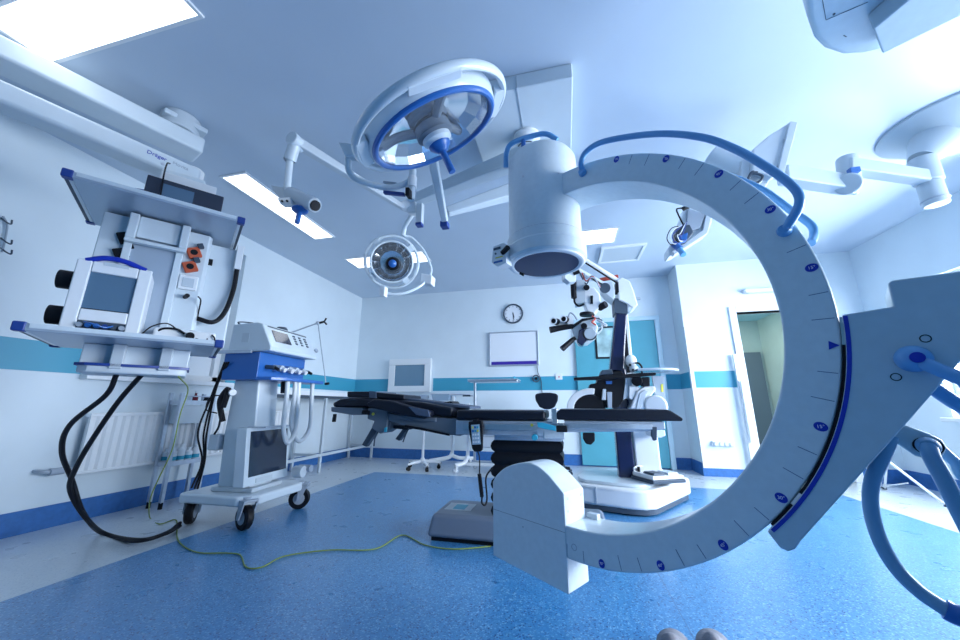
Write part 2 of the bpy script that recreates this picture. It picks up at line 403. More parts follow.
# cable hanging from the board
tag(obj('board_cable', MB().tube([at(537, 366, Y=YB-.02), at(538, 373, Y=YB-.02), at(541, 380, Y=YB-.02), at(542, 392, Y=YB-.02), at(544, 401, Y=YB-.02)], .006), DGREY), 'thin dark cable hanging down the back wall below the whiteboard', 'cable')
t = thing('wall_headset', 'small round black cable reel hanging on the teal stripe under the whiteboard', 'cable reel', at(536, 379, Y=YB-.03))
obj('loop', MB().torus(at(536, 378.6, Y=YB-.03), (0, 1, .1), .055, .009, 24), DGREY, t)
obj('core', MB().cyl(at(536, 378.6, Y=YB-.002), at(536, 378.6, Y=YB-.045), .022), BLACK, t)
t = thing('wall_sensor', 'slim white box mounted above the corridor doorway', 'sensor', (2.81, YR, 2.51))
obj('housing', MB().box(W, 2.59, 3.03, YR-.09, YR-.001, 2.50, 2.545), WHITE, t, bevel=.008)
obj('lens', MB().box(W, 2.62, 3.0, YR-.075, YR-.03, 2.487, 2.505), LGREY, t)
t = thing('wall_gas_outlet', 'white wall outlet rail low on the wall left of the corridor doorway', 'outlet', (2.02, YR, .38))
obj('rail', MB().box(W, 1.90, 2.16, YR-.04, YR-.001, .385, .455), WHITE, t, bevel=.008)
for i in range(4): obj('outlet', MB().cyl((1.935+i*.062, YR-.035, .42), (1.935+i*.062, YR-.07, .42), .026), WHITE2, t, bevel=.004)
q = at(441, 305, Y=YB)
# small wall fitting near microscope head
p = at(637, 299, Y=YB); tag(obj('door_closer_switch', MB().box(W, p.x-.05, p.x+.05, YB-.04, YB-.001, p.z-.02, p.z+.02), LGREY, bevel=.004), 'small grey fitting on the wall above the teal door', 'switch')
# coat hooks at the left edge
t = thing('wall_hook', 'thin dark wire hook rack on the left wall at the photo edge', 'hook', (XL, 1.47, 2.0))
obj('stem', MB().tube([at(3, 216, X=XL+.02), at(7, 225, X=XL+.02), at(5, 240, X=XL+.02), at(2, 252, X=XL+.02)], .006), GREY, t)
for y0 in (222, 242, 252):
    obj('hook', MB().tube([at(1, y0-4, X=XL+.004), at(6, y0, X=XL+.05), at(11, y0+2, X=XL+.09), at(12, y0-2, X=XL+.09)], .005), DGREY, t)

# ------------------------------------------------------------------ radiator under the window
t = thing('radiator', 'white ribbed panel radiator under the left wall window', 'radiator', (XL+.08, 3.2, .37))
w = MB(); n = 36; y0, y1 = 2.17, 4.38; st = (y1-y0)/n; prof = []
for i in range(n):
    a = y0+i*st
    prof += [(XL+.115, a), (XL+.115, a+st*.3), (XL+.098, a+st*.45), (XL+.098, a+st*.75)]
prof += [(XL+.115, y1), (XL+.09, y1), (XL+.09, y0)]
w.prism([V((x, y, .40)) for x, y in prof], (0, 0, .42)); obj('front_panel', w, WHITE, t)
w = MB(); w.box(W, XL+.05, XL+.12, y0-.005, y1+.005, .82, .85); w.box(W, XL+.05, XL+.12, y0-.005, y1+.005, .375, .40); obj('end_rail', w, WHITE, t, bevel=.006)
obj('rear_panel', MB().box(W, XL+.04, XL+.06, y0+.02, y1-.02, .40, .82), LGREY, t)
w = MB(); w.box(W, XL+.001, XL+.05, 2.4, 2.44, .45, .75); w.box(W, XL+.001, XL+.05, 4.1, 4.14, .45, .75); obj('bracket', w, LGREY, t)
w = MB(); w.tube([(XL+.001, 1.98, .43), (XL+.07, 1.98, .43), (XL+.085, 2.05, .42), (XL+.085, 2.18, .42)], .015); w.cyl((XL+.085, 2.02, .42), (XL+.085, 2.1, .42), .026); obj('valve', w, GREY, t)

# ------------------------------------------------------------------ wall desk
t = thing('wall_desk', 'long white wall table on thin metal legs along the left wall', 'table', (-3.64, 4.6, 0))
obj('tabletop', MB().box(W, XL+.02, -3.37, 3.55, 6.04, 1.045, 1.10), WHITE, t, bevel=.004)
obj('underside_shade', MB().box(W, XL+.05, -3.40, 3.57, 6.0, 1.015, 1.045), DGREY, t)  # dark slab standing in for the shade under the tabletop
for y in (3.62, 4.585, 5.97):
    for x in (-3.40, -3.85): obj('leg', MB().box(W, x-.018, x+.018, y-.018, y+.018, 0, 1.015), LGREY, t, bevel=.004)
obj('foot_rail', MB().box(W, -3.415, -3.385, 3.64, 5.95, .215, .25), LGREY, t)
for y in (3.62, 4.585, 5.97): obj('cross_rail', MB().box(W, -3.83, -3.42, y-.014, y+.014, .215, .245), LGREY, t)

# ------------------------------------------------------------------ side trolley with bottles
t = thing('supply_trolley', 'narrow grey metal trolley with bottles standing in front of the radiator', 'trolley', (-3.7, 2.94, 0))
tx0, tx1, ty0, ty1 = -3.76, -3.62, 2.72, 3.05
for x in (tx0, tx1):
    for y in (ty0, ty1):
        obj('post', MB().box(W, x-.014, x+.014, y-.014, y+.014, .05, 1.03), ALU, t)
        obj('foot', MB().cyl((x, y, 0), (x, y, .055), .017), BLACK, t)
for z, nm in ((.92, 'top_shelf'), (.36, 'bottom_shelf')):
    w = MB(); w.box(W, tx0, tx1, ty0, ty1, z, z+.015); w.box(W, tx1-.004, tx1+.008, ty0, ty1, z, z+.04); w.box(W, tx0, tx1, ty0-.006, ty0+.004, z, z+.04); obj(nm, w, ALU, t)
obj('drawer', MB().box(W, tx0+.02, tx1, ty0+.016, ty1-.016, .74, .915), LGREY, t, bevel=.004)
obj('guard_rail', MB().tube([(tx1, ty0, 1.0), (tx1, ty1, 1.0)], .006, sm=False), ALU, t)
k = 0
for i in range(2):
    for j in range(4):
        x = -3.745+i*.078; y = 2.775+j*.074; z = .3752; h = .13+.02*((i+j) % 3)
        w = MB(); w.lathe([(.030, 0), (.032, .01), (.032, h*.72), (.014, h*.85), (.014, h*.92)], (x, y, z), (0, 0, 1), 16)
        b = obj('bottle', w, PAPERW); cap = obj('cap', MB().lathe([(.016, h*.92), (.016, h), (.0, h)], (x, y, z), (0, 0, 1), 12), PAPERW, b)
        obj('bottle_label', MB().lathe([(.0325, .03), (.0325, .065)], (x, y, z), (0, 0, 1), 16, cap=False), CYANL, b)
        tag(b, 'white bottle with a blue band on the bottom shelf of the grey trolley', 'bottle', 'bottles on the trolley shelf')
w = MB(); w.lathe([(.022, 0), (.024, .01), (.024, .06), (.01, .08), (.01, .1)], (-3.68, 2.90, .9352), (0, 0, 1), 14)
b = obj('bottle', w, mat('dark_red_glass', (.18, .02, .03), .2), label='small dark red bottle on top of the grey trolley', cat='bottle')
obj('cap', MB().cyl((-3.68, 2.90, 1.035), (-3.68, 2.90, 1.055), .012), WHITE, b)
w = MB(); w.lathe([(.03, 0), (.033, .02), (.02, .05), (.03, .055), (.0, .07)], (-3.68, 3.02, .9352), (0, 0, 1), 14)
obj('dark_jar', w, BLACK, label='low black jar on top of the grey trolley', cat='jar')

# ------------------------------------------------------------------ ceiling pendant with two shelves
PF = Fr((-2.26, .945, 0), (.605, .797, 0), (-.797, .605, 0), (0, 0, 1))
t = thing('ceiling_pendant', 'large grey ceiling pendant with two shelves, sockets and thick boom arms on the left', 'pendant', PF.p(.37, .45, 1.07))
w = MB(); w.prism([PF.p(u, v, 1.262) for u, v in ((.115, .30), (.585, .30), (.60, .33), (.60, .50), (.115, .50))], (0, 0, .70))
body = obj('column_body', w, WHITE2, t, bevel=.006)
obj('lower_column', MB().box(PF, .17, .60, .30, .50, 1.10, 1.228), WHITE2, t, bevel=.006)
obj('channel', MB().box(PF, .245, .455, .275, .30, 1.262, 1.96), SHELF, body, bevel=.004)
for u in (.235, .455): obj('rail', MB().box(PF, u-.012, u+.022, .262, .30, 1.262, 1.96), WHITE2, body, bevel=.004)
w = MB(); w.box(PF, .225, .265, .225, .262, 1.815, 1.965); w.box(PF, .45, .49, .225, .262, 1.815, 1.965); w.box(PF, .265, .45, .25, .262, 1.835, 1.965); obj('bracket_plate', w, WHITE2, body, bevel=.006)
obj('bracket_lip', MB().box(PF, .225, .49, .222, .262, 1.795, 1.815), WHITE2, body, bevel=.004)
# orange and black sockets, outlet plate
sp = at(197, 0, Y=1)
def onf(x, y, v=.298):
    d = ray(x, y); P0 = PF.p(0, v, 0); tt = (P0-O).dot(PF.y)/d.dot(PF.y); q = O+d*tt; return (q-PF.o).dot(PF.x), q.z
for (x, y), m_ in (((194, 253), ORANGE), ((190, 267), ORANGE), ((126, 238), BLACK), ((122, 254), BLACK)):
    u, z = onf(x, y, .29); cc = PF.p(u, .30, z); a = math.radians(25)
    ex = PF.x*math.cos(a)+PF.z*math.sin(a); ez = PF.z*math.cos(a)-PF.x*math.sin(a)
    f = Fr(cc, ex, PF.y, ez); s_ = obj('socket', MB().box(f, -.033, .033, -.025, 0, -.033, .033), m_, body, bevel=.006)
    obj('socket_hole', MB().cyl(f.p(0, -.0255, 0), f.p(0, -.027, 0), .018), BLACK, s_)
    obj('socket_cover', MB().box(f, .028, .058, -.03, -.005, .018, .05), m_ if m_ is BLACK else DGREY, s_, bevel=.004)
u, z = onf(188, 283); pl_ = obj('outlet_plate', MB().box(PF, u-.045, u+.045, .288, .30, z-.045, z+.045), WHITE, body, bevel=.006)
obj('outlet', MB().box(PF, u-.028, u+.028, .284, .288, z-.028, z+.028), LGREY, pl_, bevel=.003)
u, z = onf(185, 297); obj('plug', MB().cyl(PF.p(u, .30, z), PF.p(u+.01, .25, z), .012), BLACK, body)
# rear service panel beyond
obj('service_panel', MB().box(PF, .58, .76, .40, .46, 1.27, 1.95), WHITE2, t, bevel=.012)
u, z = onf(209, 262, .395); obj('vent_slot', MB().box(PF, u-.018, u+.018, .388, .40, z-.02, z+.02), BLACK, body)
u, z = onf(237, 258, .39)
def shelf(name, z, lab=None):
    th = .032; s_ = obj(name, MB().box(PF, .035, .70, .004, .60, z, z+th), SHELF, t, bevel=.004)
    for u0, u1 in ((.0, .04), (.695, .735)):
        for v0 in (.0, .565): obj('corner_cap', MB().box(PF, u0, u1, v0, v0+.04, z-.004, z+th+.006), BLUED, s_, bevel=.006)
    for u0, u1 in ((.004, .016), (.719, .731)):
        obj('side_rail', MB().box(PF, u0, u1, .04, .565, z+.004, z+.028), DGREY, s_)
        g0, g1 = (.020, .034) if u0 < .1 else (.701, .715)
        obj('light_strip', MB().box(PF, g0, g1, .04, .565, z+.002, z+.030), WHITE, s_)
    w = MB(); w.box(PF, .05, .69, .0, .004, z+.012, z+th); obj('front_edge', w, WHITE2, s_)
    return s_
shelf('upper_shelf', 1.975); shelf('lower_shelf', 1.228)
for u in (.31, .50): obj('support', MB().box(PF, u-.025, u+.025, .24, .30, 1.10, 1.228), LGREY, t, bevel=.005)
w = MB(); w.prism([PF.p(u, v, 1.075) for u, v in ((.17, .28), (.21, .25), (.55, .25), (.60, .28), (.60, .50), (.17, .50))], (0, 0, .045)); e_ = obj('bottom_plate', w, LGREY, t, bevel=.01)
obj('blue_trim', MB().prism([PF.p(u, v, 1.112) for u, v in ((.16, .27), (.20, .24), (.56, .24), (.61, .27), (.61, .49), (.16, .49))], (0, 0, .014)), BLUED, t)
# neck and boom arms
nk = PF.p(.40, .40, 0)
obj('neck', MB().box(Fr(nk, PF.x, PF.y, PF.z), -.11, .11, -.09, .10, 2.09, 2.34), WHITE2, t, bevel=.02)
# the lower arm carries the column; it ends in a round pivot
e1 = at(200, 178, X=-2.42)
la = V((e1.x, e1.y, 2.40)); d1 = V((-.62, -.785, 0)).normalized()
# far end of the arm lies beside the camera, out of frame
def beam(name, p, q, h, w_, m_=WHITE2, parent=t, bev=.03, up_=(0, 0, 1)):
    p, q = V(p), V(q); x = (q-p).normalized(); z = V(up_); y = z.cross(x).normalized(); z = x.cross(y)
    f = Fr(p, x, y, z); return obj(name, MB().box(f, 0, (q-p).length, -w_/2, w_/2, -h/2, h/2), m_, parent, bevel=bev, seg=4)
ld = V((-.355, -.935, 0)).normalized(); ls = V((ld.y, -ld.x, 0))   # arm direction towards the hinge, and its side away from the camera
lx = -ld
def armbox(name, p, L_, w_, z0, z1, m_, bev):
    side = V((-.935, .355, 0)).normalized(); f = Fr((p[0], p[1], 0), ld, side, (0, 0, 1))
    return obj(name, MB().box(f, 0, L_, 0, w_, z0, z1), m_, t, bevel=bev, seg=4), f
la_, lf = armbox('lower_arm', (-2.355, 1.61), 1.75, .15, 2.38, 2.50, WHITE2, .025)
obj('arm_pivot', MB().cyl(lf.p(.03, .075, 2.30), lf.p(.03, .075, 2.505), .062, seg=36), WHITE, t, bevel=.008)
ua, uf = armbox('upper_arm', (-2.575, 1.74), 1.85, .21, 2.77, 2.90, WHITE2, .02)
obj('hinge', MB().cyl(uf.p(1.70, .1, 2.36), uf.p(1.70, .1, 2.92), .12, seg=32), WHITE2, t, bevel=.01)
obj('ceiling_mount', MB().cyl(uf.p(.14, .11, 2.90), uf.p(.14, .11, ZC), .12, seg=36), LGREY, t, bevel=.008)
obj('mount_cover', MB().box(uf, .0, .26, .0, .26, 2.945, 2.985), WHITE2, t, bevel=.008)
p = at(171, 153.5, X=-2.4); q = lf.p(.20, -.0015, 2.455); words('arm_lettering', 'Dräger', lf.p(.235, -.001, 2.452), lx, (0, 0, 1), .034, BLUEM, la_)
words('arm_lettering', 'Movita', lf.p(.115, -.001, 2.452), lx, (0, 0, 1), .030, GREY, la_)
obj('arm_button', MB().cyl(lf.p(.20, .001, 2.412), lf.p(.20, -.004, 2.412), .009), STEEL, la_)
obj('connector_box', MB().box(Fr(nk, PF.x, PF.y, PF.z), -.10, .17, -.11, -.085, 2.17, 2.30), WHITE, t, bevel=.004)
# handle bar with spiral hose at the right end of the pendant
p = PF.p(.755, .375, 0)
obj('side_bar', MB().box(Fr(p, PF.x, PF.y, PF.z), -.02, .02, -.02, .02, 1.80, 1.97), WHITE, t, bevel=.005)
tag(obj('spiral_hose', MB().tube([V((p.x, p.y, 1.80)), V((p.x, p.y, 1.66)), PF.p(.73, .36, 1.50), PF.p(.68, .33, 1.42), PF.p(.60, .33, 1.43)], .014), BLACK, None), 'thick black coiled hose hanging from the right end of the pendant', 'hose')
tag(obj('plug_lead', MB().tube([PF.p(.585, .24, 1.545), PF.p(.60, .27, 1.53), PF.p(.60, .32, 1.47), PF.p(.60, .33, 1.432)], .004), BLACK, None), 'thin black lead from the pendant socket to the coiled hose', 'cable')
# things on the shelves
t = thing('display_unit', 'black boxy display standing on the upper pendant shelf', 'monitor', PF.p(.44, .2, 2.007))
b = obj('casing', MB().box(PF, .265, .615, .14, .24, 2.0075, 2.175), mat('near_black_plastic', (.03,.04,.07), .4), t, bevel=.005)
obj('screen', MB().box(PF, .33, .475, .136, .14, 2.035, 2.145), SCREENB, t)
obj('base_strip', MB().box(PF, .27, .49, .132, .14, 2.010, 2.016), WHITE, t)
obj('side_arm', MB().cyl(PF.p(.275, .18, 2.09), PF.p(.13, .16, 2.055), .008), BLUED, t)
tag(obj('display_lead', MB().tube([PF.p(.34, .10, 2.011), PF.p(.335, .125, 2.10), PF.p(.33, .13, 2.20), PF.p(.325, .19, 2.30), PF.p(.33, .25, 2.34)], .004), BLACK), 'thin black cable rising in front of the black display on the upper shelf', 'cable')

t = thing('patient_monitor', 'white boxy patient monitor with blue handle and slate screen on the lower shelf', 'monitor', PF.p(.24, .18, 1.262))
mz0, mz1 = 1.2615, 1.628; MF = Fr(PF.p(.112, .10, 0), PF.x*.90, PF.y, PF.z)
w = MB(); w.prism([MF.p(a, b_, c) for a, b_, c in ((0, 0, mz0), (.30, 0, mz0), (.30, 0, mz1-.03), (.27, 0, mz1-.01), (.25, 0, mz1-.005), (.05, 0, mz1-.005), (.03, 0, mz1-.01), (0, 0, mz1-.03))], PF.y*.17)
obj('casing', w, WHITE, t, bevel=.012, seg=3)
w = MB()
for a in ((.0, .058), (.242, .30)): w.box(MF, a[0], a[1], -.018, .0, mz0+.005, mz1-.02)
w.box(MF, .058, .242, -.018, 0, mz0+.048, mz0+.105); w.box(MF, .058, .242, -.018, 0, mz1-.075, mz1-.02); obj('front_bezel', w, WHITE, t, bevel=.006)
obj('screen', MB().box(MF, .05, .25, -.006, .0, mz0+.11, mz1-.065), SCREENB, t)
obj('screen_edge', MB().box(MF, .045, .255, -.004, 0, mz0+.105, mz1-.06), BLACK, t)
w = MB(); w.tube([MF.p(.03, -.006, mz1-.022), MF.p(.10, -.014, mz1+.004), MF.p(.18, -.014, mz1+.004), MF.p(.27, -.006, mz1-.022)], .013); obj('handle', w, BLUEM, t)
obj('handle_plate', MB().box(MF, .10, .20, -.019, -.01, mz1-.035, mz1-.018), LGREY, t)
obj('connector_recess', MB().box(MF, .045, .255, -.008, 0, mz0+.004, mz0+.05), DGREY, t)
for i, m_ in enumerate((GREY, BLUE, BLUE, BLUED, DGREY, GREY)): obj('connector', MB().cyl(MF.p(.07+i*.032, -.006, mz0+.026), MF.p(.07+i*.032, -.028, mz0+.026), .011), m_, t)
w = MB(); w.tube([MF.p(.09, -.03, mz0+.04), MF.p(.12, -.06, mz0+.03), MF.p(.17, -.05, mz0+.018), MF.p(.2, -.02, mz0+.035)], .004); obj('sensor_lead', w, BLUE, t)
for z in (1.34, 1.52):
    k_ = obj('side_knob', MB().cyl(MF.p(-.075, .10, z), MF.p(0.005, .10, z), .046, seg=24), BLACK, t, bevel=.005)
tag(obj('monitor_lead', MB().tube([PF.p(.385, .16, 1.275), PF.p(.42, .18, 1.33), PF.p(.48, .22, 1.36), PF.p(.55, .24, 1.31)], .0035), BLACK), 'thin black lead curving right from the patient monitor', 'cable')
t = thing('suction_jar_tray', 'low white appliance with a black knob on the lower pendant shelf', 'appliance', PF.p(.57, .2, 1.262))
obj('body', MB().box(PF, .43, .70, .15, .26, 1.2615, 1.325), WHITE, t, bevel=.012, seg=3)
obj('knob', MB().cyl(PF.p(.585, .15, 1.29), PF.p(.585, .12, 1.29), .02), BLACK, t, bevel=.003)
obj('top_cap', MB().cyl(PF.p(.59, .2, 1.315), PF.p(.59, .2, 1.33), .018), BLACK, t)
w = MB(); w.tube([PF.p(.44, .17, 1.27), PF.p(.46, .15, 1.315), PF.p(.52, .14, 1.322), PF.p(.56, .14, 1.30)], .006); w.tube([PF.p(.61, .14, 1.28), PF.p(.66, .14, 1.272), PF.p(.66, .18, 1.322), PF.p(.69, .14, 1.30), PF.p(.70, .15, 1.27)], .004); obj('lead', w, BLACK, t)

# hoses from the pendant to the floor
def cab(name, pts, r, m_, label, cat, **k): return tag(obj(name, MB().tube(pts, r, **k), m_), label, cat)
cab('supply_hose', [PF.p(.31, .36, 1.085), at(106, 395, X=-2.42), at(70, 425, X=-2.6), at(62, 452, X=-2.75), at(72, 480, X=-2.9), at(83, 512, X=-2.95), V(at(100, 532, Z=.02)), V(at(135, 541, Z=.02)), V(at(165, 534, Z=.02)), V(at(180, 526, Z=.02))], .0125, BLACK, 'black hose from the pendant bulging furthest left before the floor', 'hose')
cab('supply_hose', [PF.p(.41, .36, 1.085), at(118, 402, X=-2.45), at(92, 440, X=-2.6), at(76, 468, X=-2.75), at(70, 490, X=-2.9), at(86, 518, X=-2.95), V(at(106, 534, Z=.055)), V(at(140, 540, Z=.055)), V(at(166, 533, Z=.055)), V(at(180, 523, Z=.03))], .0125, BLACK, 'black hose hanging straightest from the middle of the pendant bottom', 'hose')
cab('earth_cable', [PF.p(.57, .2, 1.07)-V((0, 0, 0)), at(188, 390, X=-2.75), at(180, 415, X=-2.8), at(172, 450, X=-2.85), at(158, 480, X=-3.0), V(at(150, 500, Z=.22)), V(at(150, 518, Z=.006)), V(at(160, 524, Z=.006)), V(at(176, 520, Z=.006)), V(at(178, 540, Z=.006)), V(at(196, 552, Z=.006)), V(at(225, 553, Z=.006)), V(at(240, 555, Z=.006)), V(at(246, 567, Z=.006)), V(at(262, 567, Z=.006)), V(at(285, 556, Z=.006)), V(at(330, 550, Z=.006)), V(at(375, 549, Z=.006)), V(at(402, 535, Z=.006)), V(at(425, 545, Z=.006)), V(at(455, 549, Z=.006)), V(at(490, 548, Z=.006))+V((0, .03, 0))], .0042, YCABLE, 'thin yellow green cable snaking over the blue floor to the table base', 'cable', k=6)

# ------------------------------------------------------------------ ventilator on its cart
CF = rotfr((-2.365, 2.46, 0), 4)      # x to the right, y to the back; cart stands at x<0
t = thing('ventilator', 'white ventilator with blue connector block on a wheeled white cart', 'ventilator', CF.p(-.3, .3, 0))
w = MB(); w.prism([CF.p(a, b_, .165) for a, b_ in ((-.66, -.02), (-.10, -.06), (.02, .05), (.04, .52), (-.10, .60), (-.62, .56), (-.68, .45))], (0, 0, .075)); obj('cart_base', w, WHITE2, t, bevel=.02, seg=4)
for a, b_, s_ in ((-.60, .06, 2.2), (-.06, .0, -.3), (-.02, .58, .5), (-.56, .56, 2.6)): castor(t, CF.p(a, b_, 0), .088, s_, BLACK, GREY)
w = MB(); w.prism([CF.p(a, .10, c) for a, c in ((-.44, .24), (-.13, .24), (-.16, .60), (-.20, 1.13), (-.44, 1.13), (-.46, .7))], CF.y*.24); obj('column', w, WHITE2, t, bevel=.015, seg=3)
obj('column_foot', MB().box(CF, -.46, -.08, .06, .40, .24, .275), LGREY, t, bevel=.01)
# lower display panel faces right
SP = Fr(CF.p(-.08, .0, 0), (CF.x*.985-V((0, 0, 1))*.0), CF.y, (CF.x*-.10+V((0, 0, 1))*.995).normalized())
w = MB(); w.box(SP, -.10, .0, .0, .50, .29, .74); pn = obj('display_casing', w, WHITE2, t, bevel=.008)
obj('display_screen', MB().box(SP, .0, .004, .04, .47, .36, .71), SCREEN, t)
obj('display_chin', MB().box(SP, .0, .006, .12, .30, .305, .34), LGREY, pn)
obj('shelf_rail', MB().tube([CF.p(-.20, .06, .74), CF.p(-.04, .06, .74), CF.p(-.04, .38, .74)], .007, sm=False), ALU, t)
# blue block and tray
w = MB(); w.box(CF, -.48, -.14, .0, .60, 1.125, 1.36); bb = obj('blue_block', w, BLUE, t, bevel=.006)
w = MB(); w.prism([CF.p(a, b_, 1.12) for a, b_ in ((-.16, .0), (-.02, .02), (.05, .14), (.05, .66), (-.16, .68))], (0, 0, .03)); obj('blue_tray', w, BLUE, t, bevel=.006)
obj('side_handle', MB().box(CF, -.56, -.20, -.035, -.015, 1.345, 1.375), ALU, t, bevel=.004)
for y, m_, r in ((.09, DGREY, .018), (.18, LGREY, .028), (.28, STEEL, .032), (.38, LGREY, .030), (.47, STEEL, .028), (.55, DGREY, .018)):
    c0 = obj('connector', MB().cyl(CF.p(-.14, y, 1.24), CF.p(-.05, y, 1.23), r), m_, bb, bevel=.003)
    obj('connector_cap', MB().cyl(CF.p(-.05, y, 1.23), CF.p(-.02, y, 1.215), r*.7), BLACK if m_ is DGREY else WHITE, bb)
# main housing
w = MB(); w.prism([CF.p(a, -.02, c) for a, c in ((-.44, 1.362), (-.03, 1.362), (-.025, 1.40), (-.14, 1.60), (-.20, 1.615), (-.43, 1.60))], CF.y*.64); hs = obj('housing', w, WHITE2, t, bevel=.012, seg=3)
obj('side_label', MB().box(CF, -.32, -.25, -.0215, -.019, 1.44, 1.52), LGREY, hs)
fd = (V(CF.p(-.025, 0, 1.40))-V(CF.p(-.14, 0, 1.60))).normalized(); fn = CF.y.cross(fd); fn = -fn if fn.dot(CF.x) < 0 else fn
FP = Fr(CF.p(-.14, 0, 1.60), CF.y, fd, fn)
obj('screen', MB().box(FP, .06, .26, .05, .17, .001, .005), SCREEN, t)
for i in range(3):
    for j in range(4):
        w = MB(); w.box(FP, .33+i*.08, .36+i*.08, .05+j*.028, .065+j*.028, .001, .006); obj('key', w, DGREY, hs)
obj('dial', MB().cyl(FP.p(.62, .17, 0), FP.p(.62, .17, .02), .022), GREY, t, bevel=.003)
obj('status_bar', MB().box(FP, .03, .55, .012, .022, .001, .004), DGREY, t)
w = MB(); w.box(CF, -.40, -.22, .18, .46, 1.60, 1.625); obj('top_box', w, LGREY, t, bevel=.008)
w = MB(); w.lathe([(.05, 0), (.055, .01), (.04, .03), (0, .035)], CF.p(-.26, .36, 1.62), (0, 0, 1)); obj('top_cup', w, DGREY, t)
w = MB(); w.tube([CF.p(-.40, .05, 1.60), CF.p(-.42, .02, 1.63), CF.p(-.36, .10, 1.64), CF.p(-.30, .2, 1.63)], .006); obj('top_lead', w, DGREY, t)
# support arm
a0 = CF.p(-.20, .42, 1.61); a1 = at(318, 323, Y=2.95); a2 = at(326, 384, Y=3.0)
sa = obj('support_arm', MB().tube([a0, a1], .007, sm=False), GREY, t); obj('arm_drop', MB().tube([a1, (a1+a2)/2, a2], .005), GREY, sa)
obj('arm_joint', MB().ball(a1, .022), STEEL, sa); obj('arm_knob', MB().cyl(a1+V((.02, .0, 0)), a1+V((.07, 0, .01)), .011), BLACK, sa)
w = MB(); w.cyl(a1+V((.07, 0, .01)), a1+V((.09, .0, .045)), .008); w.cyl(a1+V((.07, 0, .01)), a1+V((.10, 0, -.02)), .008); obj('arm_knob_wing', w, BLACK, sa)
obj('arm_clip', MB().cyl(a2-V((.01, 0, 0)), a2+V((.03, 0, .005)), .012), BLACK, sa)
# breathing hoses
for y, dy, nm in ((.20, .14, 0), (.30, .24, 1)):
    pts = [CF.p(.0, y, 1.12), CF.p(.01, y, 1.0), CF.p(.0, y+.02, .75), CF.p(.02, y+dy*.5, .60), CF.p(.03, y+dy, .70), CF.p(.02, y+dy, .95), CF.p(.01, y+dy, 1.12)]
    obj('breathing_hose', MB().tube(pts, .019), TUBEW, t)
obj('breathing_filter', MB().cyl(CF.p(-.06, .24, 1.12), CF.p(-.05, .24, 1.02), .03), BLACK, t, bevel=.004)
w = MB(); w.cyl(CF.p(.0, .44, .34), CF.p(.09, .44, .34), .05); obj('water_trap', w, LGREY, t, bevel=.006); obj('trap_cap', MB().cyl(CF.p(.0, .5, .36), CF.p(.12, .5, .36), .03), GREY, t)
w = MB(); w.box(CF, -.56, -.47, .06, .16, .55, .68); obj('power_supply', w, LGREY, t, bevel=.012)
w = MB(); w.tube([CF.p(-.47, .08, .78), CF.p(-.50, .05, .95), CF.p(-.43, .04, 1.05), CF.p(-.47, .06, .90), CF.p(-.44, .05, 1.0)], .022); obj('cable_bundle', w, BLACK, t)
obj('bundle_clip', MB().cyl(CF.p(-.45, .09, 1.02), CF.p(-.38, .04, 1.02), .028), WHITE, t, bevel=.005)
w = MB(); w.tube([CF.p(-.47, .05, 1.0), CF.p(-.58, .03, .98), CF.p(-.60, .03, .88), CF.p(-.50, .04, .85)], .005); w.tube([CF.p(-.47, .05, .9), CF.p(-.46, .04, .75), CF.p(-.49, .04, .68)], .008); obj('cable_loop', w, BLACK, t)
for i, (da, db) in enumerate(((0, 0), (6, .03), (9, .06))): cab('gas_hose', [CF.p(-.44+.02*i, -.03, 1.27), at(211+da*.6, 397-da, X=-2.98), at(198+da, 432, X=-3.02), at(202+da*.3, 461, X=-3.03), CF.p(-.64+db, .06, .256)], .0075, BLACK, ('rearmost', 'middle', 'foremost')[i]+' of three black gas hoses dropping behind the ventilator cart', 'hose')

# ------------------------------------------------------------------ operating table
t = thing('operating_table', 'operating table with black pads and a steel side rail on a bellows column', 'operating table', (-.35, 2.8, 0))
w = MB(); w.box(W, -1.0, .25, 2.57, 3.05, .025, .17, (.03, .03)); bs = obj('base', w, mat('base_grey', (.17, .21, .28), .4), t, bevel=.03, seg=4)
obj('base_label', MB().box(W, -.92, -.72, 2.72, 2.90, .170, .1725), LGREY, bs); obj('base_screen', MB().box(W, -.86, -.77, 2.74, 2.86, .1725, .1745), CYANL, bs)
obj('base_skirt', MB().box(W, -.97, .22, 2.60, 3.02, .0, .03), BLACK, bs)
# bellows
w = MB(); prof = []; z = .17; n = 6
for i in range(n): prof += [(.206, z+i*.085), (.222, z+i*.085+.015), (.229, z+i*.085+.04), (.222, z+i*.085+.065), (.206, z+i*.085+.082)]
def sq(s, z, x=-.29, y=2.80): return [(x-s*1.12, y-s*.8, z), (x+s*1.12, y-s*.8, z), (x+s*1.12, y+s*.8, z), (x-s*1.12, y+s*.8, z)]
rings = [[w.bm.verts.new(V(q)) for q in sq(s, z)] for s, z in prof]
for A, B in zip(rings, rings[1:]):
    for i in range(4): w.poly([A[i], A[(i+1) % 4], B[(i+1) % 4], B[i]])
w.poly(rings[0][::-1]); w.poly(rings[-1]); obj('bellows', w, BLACK, t, bevel=.008)
obj('column_top', MB().box(W, -.52, -.04, 2.62, 2.98, .675, .72), ALU, t, bevel=.006)
